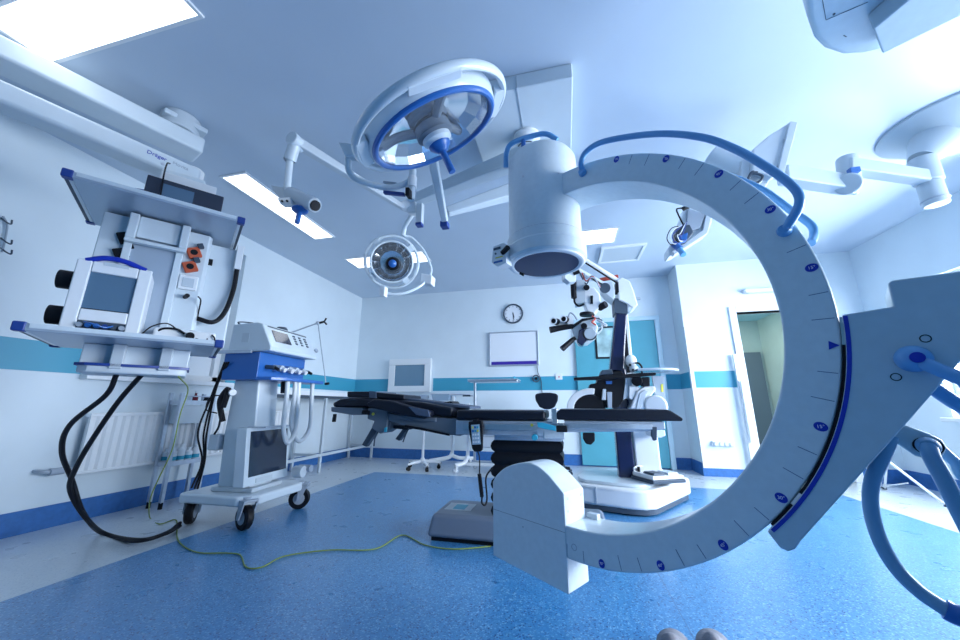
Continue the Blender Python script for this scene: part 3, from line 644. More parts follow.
# sections: seat (middle), leg (right), back (left, dipping), head
w = MB(); w.box(W, -.78, -.10, 2.52, 3.02, .715, .815); fr_ = obj('seat_frame', w, ALU, t, bevel=.006)
obj('seat_side_rail', MB().box(W, -.72, -.20, 2.49, 2.505, .755, .795), STEEL, fr_, bevel=.003)
for x in (-.68, -.24): obj('rail_spacer', MB().box(W, x-.012, x+.012, 2.503, 2.53, .76, .79), DGREY, fr_)
obj('seat_pad', MB().box(W, -.775, -.14, 2.50, 3.04, .817, .885), PAD, t, bevel=.022, seg=4)
w = MB(); w.prism([(x, 2.52, z) for x, z in ((-.02, .745), (.50, .76), (.60, .775), (.60, .822), (-.02, .822))], (0, .5, 0)); fr_ = obj('leg_frame', w, ALU, t, bevel=.005)
obj('leg_side_rail', MB().box(W, .02, .52, 2.49, 2.505, .772, .805), STEEL, fr_, bevel=.003)
w = MB(); w.prism([(x, 2.50, z) for x, z in ((-.075, .825), (.70, .825), (.705, .842), (.64, .888), (.62, .895), (-.04, .895), (-.075, .87))], (0, .54, 0)); obj('leg_pad', w, PAD, t, bevel=.012, seg=3)
# joint with teal levers
w = MB(); w.box(W, -.16, -.02, 2.515, 2.60, .70, .80); w.box(W, -.10, -.06, 2.5, 2.58, .80, .90); jt = obj('joint_block', w, STEEL, t, bevel=.006)
p = at(545, 428, Y=2.47); w = MB(); w.prism([at(x, y, Y=2.485) for x, y in ((537, 422), (545, 423), (556, 426), (556, 431), (545, 429), (538, 427))], (0, -.02, 0)); obj('teal_lever', w, CYANL, jt, bevel=.003)
p = at(535, 437, Y=2.5); obj('teal_knob', MB().cyl((p.x, 2.5, p.z), (p.x, 2.46, p.z), .02), CYANL, jt, bevel=.003)
p = at(561, 428, Y=2.5); obj('black_latch', MB().box(W, p.x-.03, p.x+.04, 2.47, 2.515, p.z-.025, p.z+.015), BLACK, jt, bevel=.005)
p = at(532, 425, Y=2.5); obj('yellow_mark', MB().cyl((p.x, 2.489, p.z), (p.x, 2.486, p.z), .010), YELLOW, t)
# back section, a long frame tapering left
def slab(name, px, Y0, dep, m_, parent=t, bev=.005, **k): return obj(name, MB().prism([at(x, y, Y=Y0) for x, y in px], (0, dep, 0)), m_, parent, bevel=bev, **k)
GREYF = mat('frame_grey', (.14, .175, .22), .45)
slab('back_frame', ((385, 413), (410, 416), (463, 419), (468, 424), (467, 432), (460, 436), (440, 434), (412, 427), (386, 420)), 2.54, .46, GREYF)
slab('back_rail', ((394, 414.5), (436, 418), (436, 422), (394, 419)), 2.50, .02, GREYF)
slab('back_lower_bar', ((405, 425), (420, 427.5), (449, 434), (449, 436), (420, 430), (404, 427.5)), 2.52, .02, BLACK, bev=.002)
slab('back_pad', ((378, 399), (420, 402), (452, 408), (452, 417), (420, 414), (378, 408)), 2.52, .52, PAD, bev=.018, seg=3)
slab('drape', ((376, 398), (392, 396.5), (430, 401), (470, 406.5), (470, 409), (428, 404.5), (392, 400), (376, 401)), 2.64, .36, SHEET, bev=.004)
slab('arm_pad', ((366, 403), (374, 399), (392, 401), (408, 406), (430, 411), (430, 416), (424, 419), (404, 416), (384, 411), (368, 407)), 2.44, .10, PAD, bev=.012, seg=3)
slab('arm_pad_flap', ((408, 406.5), (428, 410), (430, 417), (416, 415)), 2.43, .012, SHEET, bev=.003)
slab('seat_pad_lip', ((444, 402), (451, 401), (454, 405), (452, 408), (445, 407)), 2.75, .2, BLACK, bev=.006)
# head section
slab('head_pad', ((332.5, 403), (340, 399), (352, 397.5), (372, 399), (376, 403), (372, 407), (333, 407)), 2.53, .46, PAD, bev=.014, seg=3)
slab('head_rail', ((331, 407), (363, 408), (363, 415), (352, 415), (331, 411.5)), 2.52, .47, GREYF)
slab('head_cushion', ((347, 391.5), (369, 391.5), (404, 395), (404, 399.5), (372, 397.5), (347, 397)), 2.56, .34, PAD, bev=.008)
slab('cushion_band', ((369, 391), (376, 391.5), (376, 398.5), (369, 398)), 2.553, .35, SHEET, bev=.003)
slab('rail_tag', ((333, 414), (335.5, 414), (334.5, 422), (331.5, 422)), 2.52, .02, BLACK, bev=.003)
hb = slab('head_joint', ((368, 408), (386, 409), (388, 416), (386, 430), (380, 434), (371, 428), (374, 421), (367, 419)), 2.53, .20, GREYF, bev=.008)
slab('joint_clamp', ((362, 410), (368, 411), (368, 415), (361, 414)), 2.50, .05, BLACK, hb)
slab('teal_button', ((384, 428), (386.5, 427), (386, 432), (384, 432.5)), 2.515, .015, CYANL, hb, bev=.002)
p = at(373, 414, Y=2.525); obj('yellow_mark', MB().cyl((p.x, 2.529, p.z), (p.x, 2.524, p.z), .011), YELLOW, hb)
slab('head_strut', ((372, 427), (377, 430), (366, 447), (361.5, 445)), 2.58, .05, DGREY, bev=.005)
obj('strut_wire', MB().tube([at(378, 432, Y=2.56), at(375, 438, Y=2.56), at(374, 446, Y=2.56)], .006), DGREY, hb)
slab('joint_fin', ((386, 411), (391, 412), (390, 424), (388, 430), (387, 420)), 2.55, .3, DGREY)
slab('back_strut', ((404, 427), (408, 428), (399, 441), (395, 439)), 2.6, .05, DGREY, bev=.005)
slab('strut_bracket', ((393, 425.5), (409, 427), (408, 430), (393, 428.5)), 2.58, .09, BLACK)
obj('strut_cable', MB().tube([at(409, 428, Y=2.58), at(406, 434, Y=2.58), at(403, 442, Y=2.58)], .005), DGREY, t)
# clamps below the leg section
slab('rail_clamp', ((652, 427), (657, 427), (657, 440), (654, 441), (652, 436)), 2.49, .04, DGREY, bev=.003)
# remote control hanging on the rail
t = thing('table_remote', 'black hand control with blue keys and a coiled cable hanging on the table rail', 'remote control', at(476, 436, Y=2.45))
RF = Fr(at(476, 436, Y=2.45), V((.99, -.05, .08)).normalized(), V((.05, .99, 0)), V((-.08, 0, .99)).normalized())
w = MB(); w.prism([RF.p(a, 0, c) for a, c in ((-.048, .10), (.048, .10), (.052, .06), (.035, -.09), (.025, -.102), (-.02, -.102), (-.036, -.08), (-.052, .06))], RF.y*.03); obj('casing', w, BLACK, t, bevel=.006)
pf = obj('key_panel', MB().box(RF, -.030, .030, -.003, 0, -.055, .075), mat('key_panel', (.35, .5, .62), .4), t)
for i in range(3):
    for j in range(5): obj('key', MB().box(RF, -.024+i*.017, -.012+i*.017, -.006, -.003, -.045+j*.024, -.032+j*.024), (BLUE, YELLOW, CYANL)[(i*2+j) % 3] if j > 2 else WHITE, pf)
obj('hook', MB().box(RF, -.015, .015, 0, .05, .095, .112), BLACK, t)
pts = [RF.p(0, .015, -.10), at(479.5, 458, Y=2.46), at(479.5, 474, Y=2.46)]
w = MB(); w.tube(pts, .004)
c0 = at(479.3, 474, Y=2.46); c1 = at(482, 497, Y=2.46); cs = []
for i in range(150):
    a = i/149; q = c0.lerp(c1, a); cs.append(q+V((math.cos(i*1.05)*.011, math.sin(i*1.05)*.011, 0)))
w.tube(cs, .003, seg=6, sm=False)
w.tube([c1, at(482, 503, Y=2.46), at(485, 505, Y=2.47), at(487, 498, Y=2.5), at(486, 478, Y=2.54), at(492, 468, Y=2.6)], .006); obj('coiled_cable', w, BLACK, t)

# ------------------------------------------------------------------ C-arm
RC = V((.0127, 1.5787, 1.181)); hd = -.577
RN = V((math.sin(hd), -math.cos(hd), 0)); RA = V((math.cos(hd), math.sin(hd), 0)); ZZ = V((0, 0, 1))
def rp(r, deg, off=0): return RC+RA*(r*math.cos(math.radians(deg)))+ZZ*(r*math.sin(math.radians(deg)))+RN*off
def rq(a, z, off=0): return RC+RA*a+ZZ*(z-RC.z)+RN*off
t = thing('c_arm', 'large pale grey-blue C-shaped x-ray arm with angle marks, in front of the operating table', 'x-ray machine', (RC.x, RC.y, 0))
w = MB(); n = 96; A0_, A1_ = -94, 92; rings = []
for i in range(n+1):
    a = A0_+(A1_-A0_)*i/n
    rings.append([w.bm.verts.new(rp(r, a, o)) for r, o in ((.732, 0), (.850, 0), (.850, -.20), (.732, -.20))])
for A, B in zip(rings, rings[1:]):
    for j in range(4): w.poly([A[j], A[(j+1) % 4], B[(j+1) % 4], B[j]])
w.poly(rings[0]); w.poly(rings[-1][::-1]); arc = obj('arc', w, CARM, t, bevel=.007, seg=3)
# scale marks
ang = [68.5, 53.5, 38.6, 23.6, 8.4, None, -22.3, -37.7, -53.0, -68.0, -83.1]; num = [75, 60, 45, 30, 15, 0, 15, 30, 45, 60, 75]
for a, nn in zip(ang, num):
    if a is None: continue
    c = rp(.830, a, .0005); rd = (rp(1, a)-RC).normalized(); tg = RN.cross(rd)
    mk = obj('angle_mark', MB().ngon(c, RN, .0145, rd, .82, .001), BLUEM, t)
    xx = RA if abs(a) < 200 else rd
    words('numeral', '%d°' % nn, rp(.830, a, .0018), tg if abs(a) > 50 else RA, rd if a > 50 else (-rd if a < -50 else ZZ), .012, WHITE, mk, .0002)
w = MB()
for k in range(-17, 16):
    a = -7.1+5.07*k
    if k % 3 == 0: continue
    rd = (rp(1, a)-RC).normalized(); f = Fr(RC, rd, RN, rd.cross(RN)); obj('scale_tick', MB().box(f, .797 if k % 3 == 1 else .803, .843, 0, .0008, -.0008, .0008), mat('engraved_tick', (.05, .12, .25), .6), t)
rd = (rp(1, -7.1)-RC).normalized(); tg = RN.cross(rd)
obj('zero_pointer', MB().prism([rp(.846, -7.1, .0005), rp(.825, -7.1, .0005)+tg*.012, rp(.825, -7.1, .0005)-tg*.012], RN*.001), BLUEM, t)
for a in (79, -91): obj('end_screw', MB().torus(rp(.80, a, .0005), RN, .011, .0012, 20, 6), GREY, t)
# dark slot between arc and carriage
def band(name, r0_, r1_, a0, a1, o0, o1, m_, parent=t, n=40, bev=0):
    w = MB(); rs = []
    for i in range(n+1):
        a = a0+(a1-a0)*i/n; rs.append([w.bm.verts.new(rp(r, a, o)) for r, o in ((r0_, o1), (r1_, o1), (r1_, o0), (r0_, o0))])
    for A, B in zip(rs, rs[1:]):
        for j in range(4): w.poly([A[j], A[(j+1) % 4], B[(j+1) % 4], B[j]])
    w.poly(rs[0]); w.poly(rs[-1][::-1]); return obj(name, w, m_, parent, bevel=bev)
band('arc_track', .8505, .8568, -43, -7, -.14, .001, BLACK)
band('track_rail', .8505, .8568, -7, -2, -.14, .001, STEEL)
band('track_stop', .8505, .8568, -37.5, -35, -.01, .003, WHITE)
# carriage plate
inner = [(.8572*math.cos(math.radians(a)), .8572*math.sin(math.radians(a))) for a in [-44.3+i*(42.6/16) for i in range(17)]]
out = inner+[(.948, -.021), (.949, .038), (.956, .045), (1.06, .040), (1.35, .03), (1.40, .0), (1.40, -.10), (1.15, -.15), (1.026, -.157), (.924, -.293), (.682, -.606), (.668, -.628), (.652, -.638), (.636, -.634)]
cr = obj('carriage', MB().prism([rq(a, z+RC.z, .012) for a, z in out], RN*-.17), CARMD, t, bevel=.010, seg=3)
band('blue_edge_strip', .8585, .8675, -43.5, -2, .012, .0135, BLUEM, cr)
slot = [(1.0, .10), ]
for x, y in ((901, 338), (896, 377)):
    pass
def onr(x, y, off=0):
    d = ray(x, y); tt = (RC+RN*off-O).dot(RN)/d.dot(RN); return O+d*tt
for x, y in ((925.5, 338.5), (896, 377)): obj('carriage_screw', MB().torus(onr(x, y, .0125), RN, .0085, .001, 20, 6), BLACK, cr)
# blue grip with boss, runs out to the right
bo = onr(913, 359, .0125); gp = obj('grip_boss', MB().lathe([(.031, 0), (.031, .012), (.026, .028), (.016, .036), (0, .038)], bo, RN), GRIP, t)
obj('grip_button', MB().lathe([(.013, .034), (.012, .042), (0, .044)], bo+RA*.004, RN), BLUEM, gp)
obj('front_grip', MB().tube([bo+RN*.02, onr(930, 366, .04), onr(962, 379, .045), onr(1010, 396, .045), rq(1.34, 1.05, .04), rq(1.40, 1.06, -.02), rq(1.42, 1.07, -.08)], .0145, seg=14), GRIP, t)
obj('rear_grip', MB().tube([onr(930, 386, -.12), onr(962, 407, -.14), onr(1010, 430, -.14), rq(1.28, .90, -.16)], .0165, seg=14), GRIP, t)
# top handle rails
h1 = [(583, 172, .0), (581, 163, .03), (587, 151, .04), (606, 141, .045), (655, 134, .045), (700, 137, .045), (735, 149, .045), (768, 168, .045), (790, 184, .045), (799, 196, .045), (798, 208, .04), (790, 222, .025), (785, 231, .0)]
obj('handle_rail', MB().tube([onr(*q) for q in h1], .0125, seg=14, k=6), GRIPL if False else GRIP, t)
for q in ((583, 173, 0), (784.5, 231, 0)): obj('handle_foot', MB().lathe([(.019, 0), (.019, .006), (.013, .02)], onr(*q), RN, 24), GRIP, t)
h2 = [(792, 205, -.245), (802, 214, -.245), (811, 225, -.245), (814, 235, -.24), (811, 243, -.2)]
obj('rear_handle_rail', MB().tube([rp(.76, 60, -.20), rp(.80, 62, -.24), rp(.90, 52, -.25), rp(.905, 38, -.25), rp(.90, 27, -.25)]+[onr(*q) for q in h2[2:]], .0125, seg=14, k=6), GRIP, t)
# tube head at the lower end
cv = spline([V((a, z, 0)) for a, z in ((-.456, .555), (-.43, .588), (-.375, .628), (-.30, .656), (-.235, .667), (-.18, .660), (-.125, .632), (-.085, .600), (-.048, .568))], 6)
prof = [(-.456, .235)]+[(q.x, q.y) for q in cv]+[(-.048, .209)]
tb = obj('tube_housing', MB().prism([rq(a, z, .004) for a, z in prof], RN*-.155), CARM, t, bevel=.006, seg=3)
w = MB(); q0 = rq(-.456, .435, .0045); q1 = rq(-.05, .425, .0045); w.tube([q0, q1], .0007, sm=False, seg=5); obj('housing_joint', w, DGREY, tb)
obj('keyhole', MB().cyl(onr(523, 527, .0042), onr(523, 527, .006), .002), DGREY, tb)
for z in (.545, .515, .487):
    for o_ in (-.025, -.13): 
        if z != .515: obj('side_screw', MB().cyl(rq(-.0485, z if z > .5 else .498, o_), rq(-.0465, z if z > .5 else .498, o_), .005), STEEL, tb)
obj('rear_foot', MB().box(Fr(rq(-.045, 0, -.155), RA, RN, ZZ), 0, .05, -.03, .0, .40, .47), LGREY, t, bevel=.004)
# detector drum
dc = V((-.062, 1.715, 0)); 
w = MB(); w.lathe([(.0, 2.245), (.10, 2.243), (.165, 2.232), (.181, 2.205), (.184, 2.14), (.186, 1.755), (.196, 1.745), (.196, 1.70), (.203, 1.69), (.203, 1.632), (.192, 1.622), (.150, 1.618)], (dc.x, dc.y, 0), (0, 0, 1), 64, cap=False); dr = obj('detector_drum', w, CARM, t, angle=28)
obj('detector_ring', MB().torus((dc.x, dc.y, 1.622), (0, 0, 1), .176, .016, 64, 10, .6), WHITE, t)
obj('detector_face', MB().lathe([(.162, 0), (.162, .004)], (dc.x, dc.y, 1.616), (0, 0, 1), 64), IIFACE, t)
obj('drum_seam', MB().torus((dc.x, dc.y, 1.748), (0, 0, 1), .190, .0035, 64, 6), GREY, dr)
w = MB(); w.tube([V((dc.x-.19, dc.y-.06, 2.18)), V((dc.x-.18, dc.y-.09, 2.25)), V((dc.x-.14, dc.y-.115, 2.285)), V((dc.x-.02, dc.y-.13, 2.295)), V((dc.x+.04, dc.y-.135, 2.285)), V((dc.x+.09, dc.y-.13, 2.245))], .0135, seg=14); obj('drum_handle', w, GRIP, t)
obj('handle_post', MB().cyl((dc.x-.085, dc.y-.12, 2.23), (dc.x-.085, dc.y-.122, 2.29), .012), BLUE, t)
for x, y in ((524, 177), (558, 174)):
    p = at(x, y, Y=1.56); dd_ = (p-V((dc.x, dc.y, p.z))); dd_.z = 0; dd_.normalize(); q = V((dc.x, dc.y, p.z))+dd_*.183; obj('drum_screw', MB().cyl(q, q+dd_*.004, .006), STEEL, dr)
# laser aimers on the rim
def aimer(c, ang_, s=1, full=True):
    f = rotfr(c, ang_); b = obj('laser_aimer', MB().prism([f.p(x*s, -.03*s, z*s) for x, z in ((-.035, .055), (.028, .06), (.04, .02), (.04, -.05), (-.01, -.06), (-.045, -.03))], f.y*.06*s), WHITE, t, bevel=.004)
    obj('aimer_knob', MB().cyl(f.p(.02*s, -.03*s, .005*s), f.p(.06*s, -.045*s, .02*s), .013*s), BLACK, b)
    if full:
        obj('aimer_slot', MB().box(f, -.03, .01, -.033, -.029, .03, .042), DGREY, b); obj('aimer_slot', MB().cyl(f.p(-.018, -.0305, .01), f.p(-.018, -.034, .01), .005), DGREY, b)
        obj('aimer_print', MB().box(f, -.03, .02, -.032, -.029, -.04, -.03), BLUE, b); obj('aimer_print', MB().box(f, -.02, .022, -.032, -.029, -.015, -.010), YELLOW, b)
p = at(502, 257, Y=1.62); aimer(p, -20)
p = at(569, 276, Y=1.95); aimer(p, 20, .8, False)
obj('rim_bolt', MB().cyl(at(520, 273, Y=1.6), at(524, 275, Y=1.6), .007), BLACK, t)
# column, bracket and tubes of the stand at the right edge
bk = [onr(x, y, -.14) for x, y in ((884, 424), (905, 425), (930, 434), (942, 440), (947, 448), (943, 457), (930, 460), (915, 456), (893, 441), (880, 432))]
bp = obj('stand_bracket', MB().prism(bk, RN*-.05), CARMD, t, bevel=.006)
sc_ = onr(928, 446, -.138); obj('socket_seat', MB().ngon(sc_, RN, .026, RA, .82, .004), BLACK, bp)
obj('socket_dome', MB().lathe([(.022, 0), (.021, .008), (.015, .016), (0, .018)], sc_+RN*.003, RN), GRIPL, bp)
obj('stand_tube', MB().tube([sc_+RN*.01, onr(932, 458, -.11), onr(944, 480, -.10), onr(960, 512, -.10), onr(990, 570, -.10), onr(1040, 665, -.10), onr(1070, 720, -.10)], .0165, seg=14), GRIPL, t)
obj('stand_tube', MB().tube([onr(935, 444, -.25), onr(955, 462, -.25), onr(985, 486, -.25), rq(1.28, .70, -.25)], .013, seg=14), GRIPL, t)
obj('hanging_loop', MB().tube([onr(890, 436, -.09), onr(883, 455, -.08), onr(872, 482, -.08), onr(871, 508, -.08), onr(879, 538, -.08), onr(896, 568, -.08), onr(920, 592, -.08), onr(948, 611, -.08)], .016, seg=14), GRIPL, t)
obj('loop_grip', MB().tube([onr(945, 609, -.08), onr(955, 614, -.08), onr(980, 622, -.08), onr(1040, 640, -.08), rq(1.24, .27, -.10)], .022, seg=16), BLUE, t)
# wheeled base and column added to carry the arm, unseen beyond the right edge
obj('added_stand_column', MB().box(Fr(RC-ZZ*RC.z, RA, RN, ZZ), 1.26, 1.62, -.42, -.06, .16, 1.34), CARM, t, bevel=.03, seg=3)
obj('added_stand_base', MB().box(Fr(RC-ZZ*RC.z, RA, RN, ZZ), 1.22, 1.90, -.50, .02, .10, .30), CARM, t, bevel=.03, seg=3)
for a_, o_ in ((1.30, -.44), (1.30, -.04), (1.82, -.44), (1.82, -.04)): castor(t, (RC+RA*a_+RN*o_)*1-ZZ*RC.z, .05, .5)

# ------------------------------------------------------------------ surgical microscope
t = thing('surgical_microscope', 'white surgical microscope on a navy column with a broad white floor base', 'microscope', (.55, 3.95, 0))
foot = [(-.01, 3.72), (.07, 3.62), (.50, 3.50), (.62, 3.50), (.72, 3.56), (1.17, 4.22), (1.16, 4.42), (.80, 4.60), (.35, 4.55), (.05, 4.25), (-.02, 3.95)]
foot = [(x-.0, y) for x, y in foot]
b0 = obj('base_cover', MB().prism([V((x, y, .05)) for x, y in foot], (0, 0, .16)), WHITE, t, bevel=.03, seg=4)
cx, cy = .5, 4.0
obj('base_deck', MB().prism([V((cx+(x-cx)*.82, cy+(y-cy)*.82, .205)) for x, y in foot], (0, 0, .035)), WHITE2, t, bevel=.02, seg=3)
obj('base_skirt', MB().prism([V((cx+(x-cx)*.96, cy+(y-cy)*.96, .012)) for x, y in foot], (0, 0, .045)), DGREY, t)
obj('base_joint', MB().box(W, .215, .22, 3.57, 3.64, .07, .205), GREY, b0)
def mp(x, y, Y=3.95): return at(x, y, Y=Y)
def mslab(name, px, Y0, dep, m_, parent=t, bev=.006, **k): return obj(name, MB().prism([at(x, y, Y=Y0) for x, y in px], (0, dep, 0)), m_, parent, bevel=bev, **k)
col = obj('column', MB().box(W, .465, .62, 3.90, 4.05, .22, 1.30), NAVY, t, bevel=.02, seg=4)
obj('upper_column', MB().prism([at(x, y, Y=3.9) for x, y in ((617, 300), (628, 300), (624, 376), (609, 376))], (0, .15, 0)), NAVY, t, bevel=.02, seg=4)
obj('column_back', MB().box(W, .62, .70, 3.93, 4.03, .9, 2.12), WHITE, t, bevel=.01)
obj('column_slot', MB().box(W, .63, .665, 3.915, 3.935, 1.25, 2.05), BLACK, t)
obj('lower_cover', MB().box(W, .63, .86, 3.92, 4.25, .22, .86), WHITE, t, bevel=.02, seg=3)
mslab('head_bracket', ((614, 298), (627, 299), (628, 314), (615, 313)), 3.88, .22, DGREY)
mslab('head_shell', ((617, 280), (622, 277), (630, 281), (634, 291), (638, 305), (633, 308), (626, 303), (619, 300)), 3.86, .26, WHITE, bev=.012, seg=3)
mslab('shell_slot', ((615.5, 282), (618.5, 282), (619, 292), (616, 292)), 3.85, .1, BLACK, bev=.002)
mslab('arm_counterweight', ((602, 284), (612, 281), (615, 290), (614, 300), (606, 294), (602, 289)), 3.80, .22, LGREY, bev=.008)
obj('red_tape', MB().tube([mp(600, 280, 3.9), mp(618, 276.5, 3.9)], .022, sm=False), RED, t)
def bar(name, a, b, r, m_, parent=t): return obj(name, MB().tube([a, b], r, sm=False, seg=12), m_, parent)
bar('upper_arm', mp(578, 256, 3.7), mp(618, 281, 3.92), .028, WHITE); bar('arm_stripe', mp(578, 258, 3.66), mp(617, 283, 3.88), .009, BLACK)
bar('lower_link', mp(580, 271, 3.7), mp(607, 286, 3.85), .024, LGREY); bar('link_stripe', mp(590, 277, 3.67), mp(606, 287, 3.82), .010, BLACK)
bar('link_tube', mp(574, 266, 3.7), mp(583, 275, 3.7), .03, WHITE)
obj('link_pivot', MB().cyl(mp(605, 288, 3.74), mp(605, 288, 3.90), .055), DGREY, t, bevel=.006)
mslab('hanger_box', ((576, 280), (586, 279), (586, 302), (575, 304)), 3.62, .16, LGREY, bev=.01)
obj('focus_grip', MB().tube([mp(573, 277, 3.6), mp(573.5, 290, 3.6), mp(574, 298, 3.6)], .030), BLACK, t)
obj('grip_cable', MB().tube([mp(574, 298, 3.6), mp(575, 303, 3.6), mp(579, 306, 3.6), mp(584, 304, 3.6)], .010), BLACK, t)
mslab('carrier_body', ((584, 288), (594, 287), (600, 294), (601, 306), (594, 314), (587, 311), (584, 302)), 3.62, .18, WHITE, bev=.012, seg=3)
mslab('carrier_slot', ((590.5, 295.5), (593, 295.5), (593, 303.5), (590.5, 303.5)), 3.60, .03, BLACK, bev=.002)
obj('carrier_knob', MB().cyl(mp(586.5, 287.5, 3.64), mp(586.5, 287.5, 3.54), .030), BLACK, t, bevel=.005)
obj('carrier_knob', MB().cyl(mp(599, 308, 3.66), mp(606, 304, 3.60), .036), BLACK, t, bevel=.006)
obj('head_disc', MB().cyl(mp(587, 316, 3.66), mp(587, 313, 3.66), .075), BLACK, t, bevel=.008)
sb = mslab('optics_body', ((571, 327), (582, 319), (592, 317), (598, 326), (597, 336), (588, 343), (579, 344), (574, 336)), 3.56, .18, WHITE2, bev=.012, seg=3)
mslab('optics_edge', ((571, 326), (582, 318.5), (594, 317), (594, 318.5), (583, 321), (572, 329)), 3.545, .03, BLACK, sb, bev=.002)
mslab('objective', ((579, 330), (584, 328), (587, 340), (582, 346), (577, 342)), 3.52, .12, NAVY, bev=.008)
obj('zoom_dial', MB().cyl(mp(590, 334, 3.56), mp(590, 334, 3.51), .060), LGREY, t, bevel=.006); obj('dial_ring', MB().torus(mp(590, 334, 3.515), (0, 1, 0), .058, .006, 32, 8), BLACK, t)
obj('dial_knob', MB().cyl(mp(584, 326, 3.56), mp(584, 326, 3.48), .03), BLACK, t, bevel=.004)
obj('binocular_tube', MB().tube([mp(573, 326, 3.58), mp(560, 328, 3.56), mp(550, 330, 3.54)], .030, rs=(.026, .034)), BLACK, t)
for x, y in ((555, 321), (565, 319)):
    e_ = obj('eyepiece', MB().cyl(mp(x+2, y+1, 3.60), mp(x-1.5, y, 3.50), .036, .030), BLACK, t, bevel=.004)
    obj('eyecup', MB().torus(mp(x-1.5, y, 3.50), mp(x-1.5, y, 3.50)-mp(x+2, y+1, 3.6), .030, .006, 24, 8), WHITE, e_)
mslab('binocular_bridge', ((556, 322), (568, 320), (569, 326), (557, 327)), 3.58, .06, LGREY, bev=.004)
mslab('bridge_plate', ((566, 317), (570, 314), (573, 319), (574, 326), (568, 326)), 3.56, .06, WHITE, bev=.004)
obj('lower_grip', MB().tube([mp(575, 338, 3.56), mp(571, 341, 3.55), mp(562, 349, 3.52)], .026, rs=(.020, .030)), BLACK, t)
obj('loop_cable', MB().tube([mp(568, 318, 3.56), mp(570, 313, 3.56), mp(574, 315, 3.56), mp(577, 320, 3.56)], .008), GREY, t)
obj('red_cable', MB().tube([mp(592, 316, 3.56), mp(595, 319, 3.55), mp(592, 322, 3.54), mp(596, 325, 3.54)], .008), RED, t)
for i in range(5):
    a = [mp(594+i, 317+i, 3.60), mp(600+i*1.4, 318+2*i, 3.58), mp(602+i, 328-i, 3.60), mp(598, 334-i*3, 3.62)]
    obj('light_guide', MB().tube(a, .006), (WHITE, DGREY, WHITE, GREY, WHITE)[i], t)
for i in range(3): obj('arm_cable', MB().tube([mp(580+2*i, 273, 3.66), mp(586, 284-3*i, 3.62), mp(592+i, 276+i, 3.62), mp(600, 286+i, 3.66)], .007), (DGREY, RED, GREY)[i], t)
# mid height: instrument tray ring, drive units, covers
mslab('tray_edge', ((574, 377.5), (600, 376), (640, 373), (656, 372.5), (656, 375), (640, 376.5), (600, 379.5), (574, 380)), 3.55, .10, BLACK, bev=.004)
w = MB(); w.prism([V(q) for q in ((.66, 3.50, 1.235), (.84, 3.48, 1.235), (.98, 3.55, 1.235), (1.01, 3.65, 1.235), (.92, 3.80, 1.235), (.66, 3.85, 1.235))], (0, 0, .018)); obj('glass_tray', w, mat('tray_glass', (.35, .5, .56), .1, trans=.5), t, bevel=.004)
obj('tray_rim', MB().tube([(.66, 3.50, 1.24), (.84, 3.47, 1.24), (.98, 3.54, 1.24), (1.02, 3.65, 1.24), (.92, 3.81, 1.24), (.66, 3.86, 1.24)], .012), LGREY, t)
mslab('drive_unit', ((590, 384), (597, 383), (598, 376), (612, 372), (622, 371), (625, 376), (625, 398), (618, 408), (596, 408), (594, 392), (589, 390)), 3.75, .22, BLACK, bev=.010)
mslab('drive_steps', ((602, 370), (612, 369), (613, 374), (600, 375)), 3.72, .2, DGREY)
mslab('drive_plate', ((603, 389), (606, 389), (606, 400), (602, 400)), 3.70, .05, LGREY, bev=.003)
mslab('drive_plate', ((607, 392), (612, 392), (612, 408), (608, 408)), 3.70, .05, GREY, bev=.003)
mslab('drive_display', ((606, 381), (612, 381), (612, 384), (606, 384)), 3.74, .02, BLUE, bev=.002)
w = MB(); n_ = 14; o_ = []; i_ = []
c_ = mp(592, 409, 3.7)
pts = [c_+V((-math.cos(a)*.24, 0, math.sin(a)*.20)) for a in [i*math.radians(100)/n_ for i in range(n_+1)]]+[c_+V((-math.cos(a)*.17, 0, math.sin(a)*.14)) for a in [i*math.radians(100)/n_ for i in range(n_, -1, -1)]]
obj('side_cover', MB().prism(pts, (0, .2, 0)), WHITE, t, bevel=.008)
obj('side_wheel', MB().cyl(c_+V((-.02, .03, -.01)), c_+V((-.02, .16, -.01)), .155), BLACK, t, bevel=.01)
mslab('motor_cover', ((630, 409), (637, 391), (645, 386), (655, 386), (656, 390), (648, 400), (645, 409)), 3.70, .30, WHITE, bev=.016, seg=3)
mslab('motor_band', ((640, 393), (645, 390), (648, 391), (640, 409), (636, 409)), 3.69, .02, LGREY, bev=.003)
mslab('upper_drive', ((629, 386), (638, 385), (640, 391), (632, 400), (629, 398)), 3.72, .2, WHITE, bev=.008)
mslab('drive_head', ((626, 375), (632, 375), (633, 384), (627, 398), (623, 400)), 3.74, .14, LGREY, bev=.006)
obj('drive_motor', MB().cyl(mp(637, 381, 3.68), mp(637, 381, 3.80), .05), BLACK, t, bevel=.008)
mslab('black_pod', ((642, 377), (650, 377), (650, 386), (643, 386)), 3.68, .12, BLACK, bev=.006)
obj('connector_head', MB().ball(mp(631, 361, 3.85), .055, (1, 1, 1.2)), WHITE, t); obj('connector_head', MB().ball(mp(634, 369, 3.82), .045), WHITE, t)
for x, y in ((630, 365), (633, 370)): obj('connector_port', MB().cyl(mp(x, y, 3.80), mp(x, y, 3.76), .012), BLACK, t)
obj('connector_cable', MB().tube([mp(635, 363, 3.8), mp(639, 363.5, 3.78), mp(642, 368, 3.78), mp(642, 376, 3.78)], .010), BLACK, t)
mslab('hanging_card', ((652, 376), (664, 376), (666, 408), (656, 400)), 3.80, .03, GREY, bev=.003)
mslab('card_tag', ((661, 384), (663, 384), (663.5, 392), (661.5, 392)), 3.795, .01, YELLOW, bev=.001)
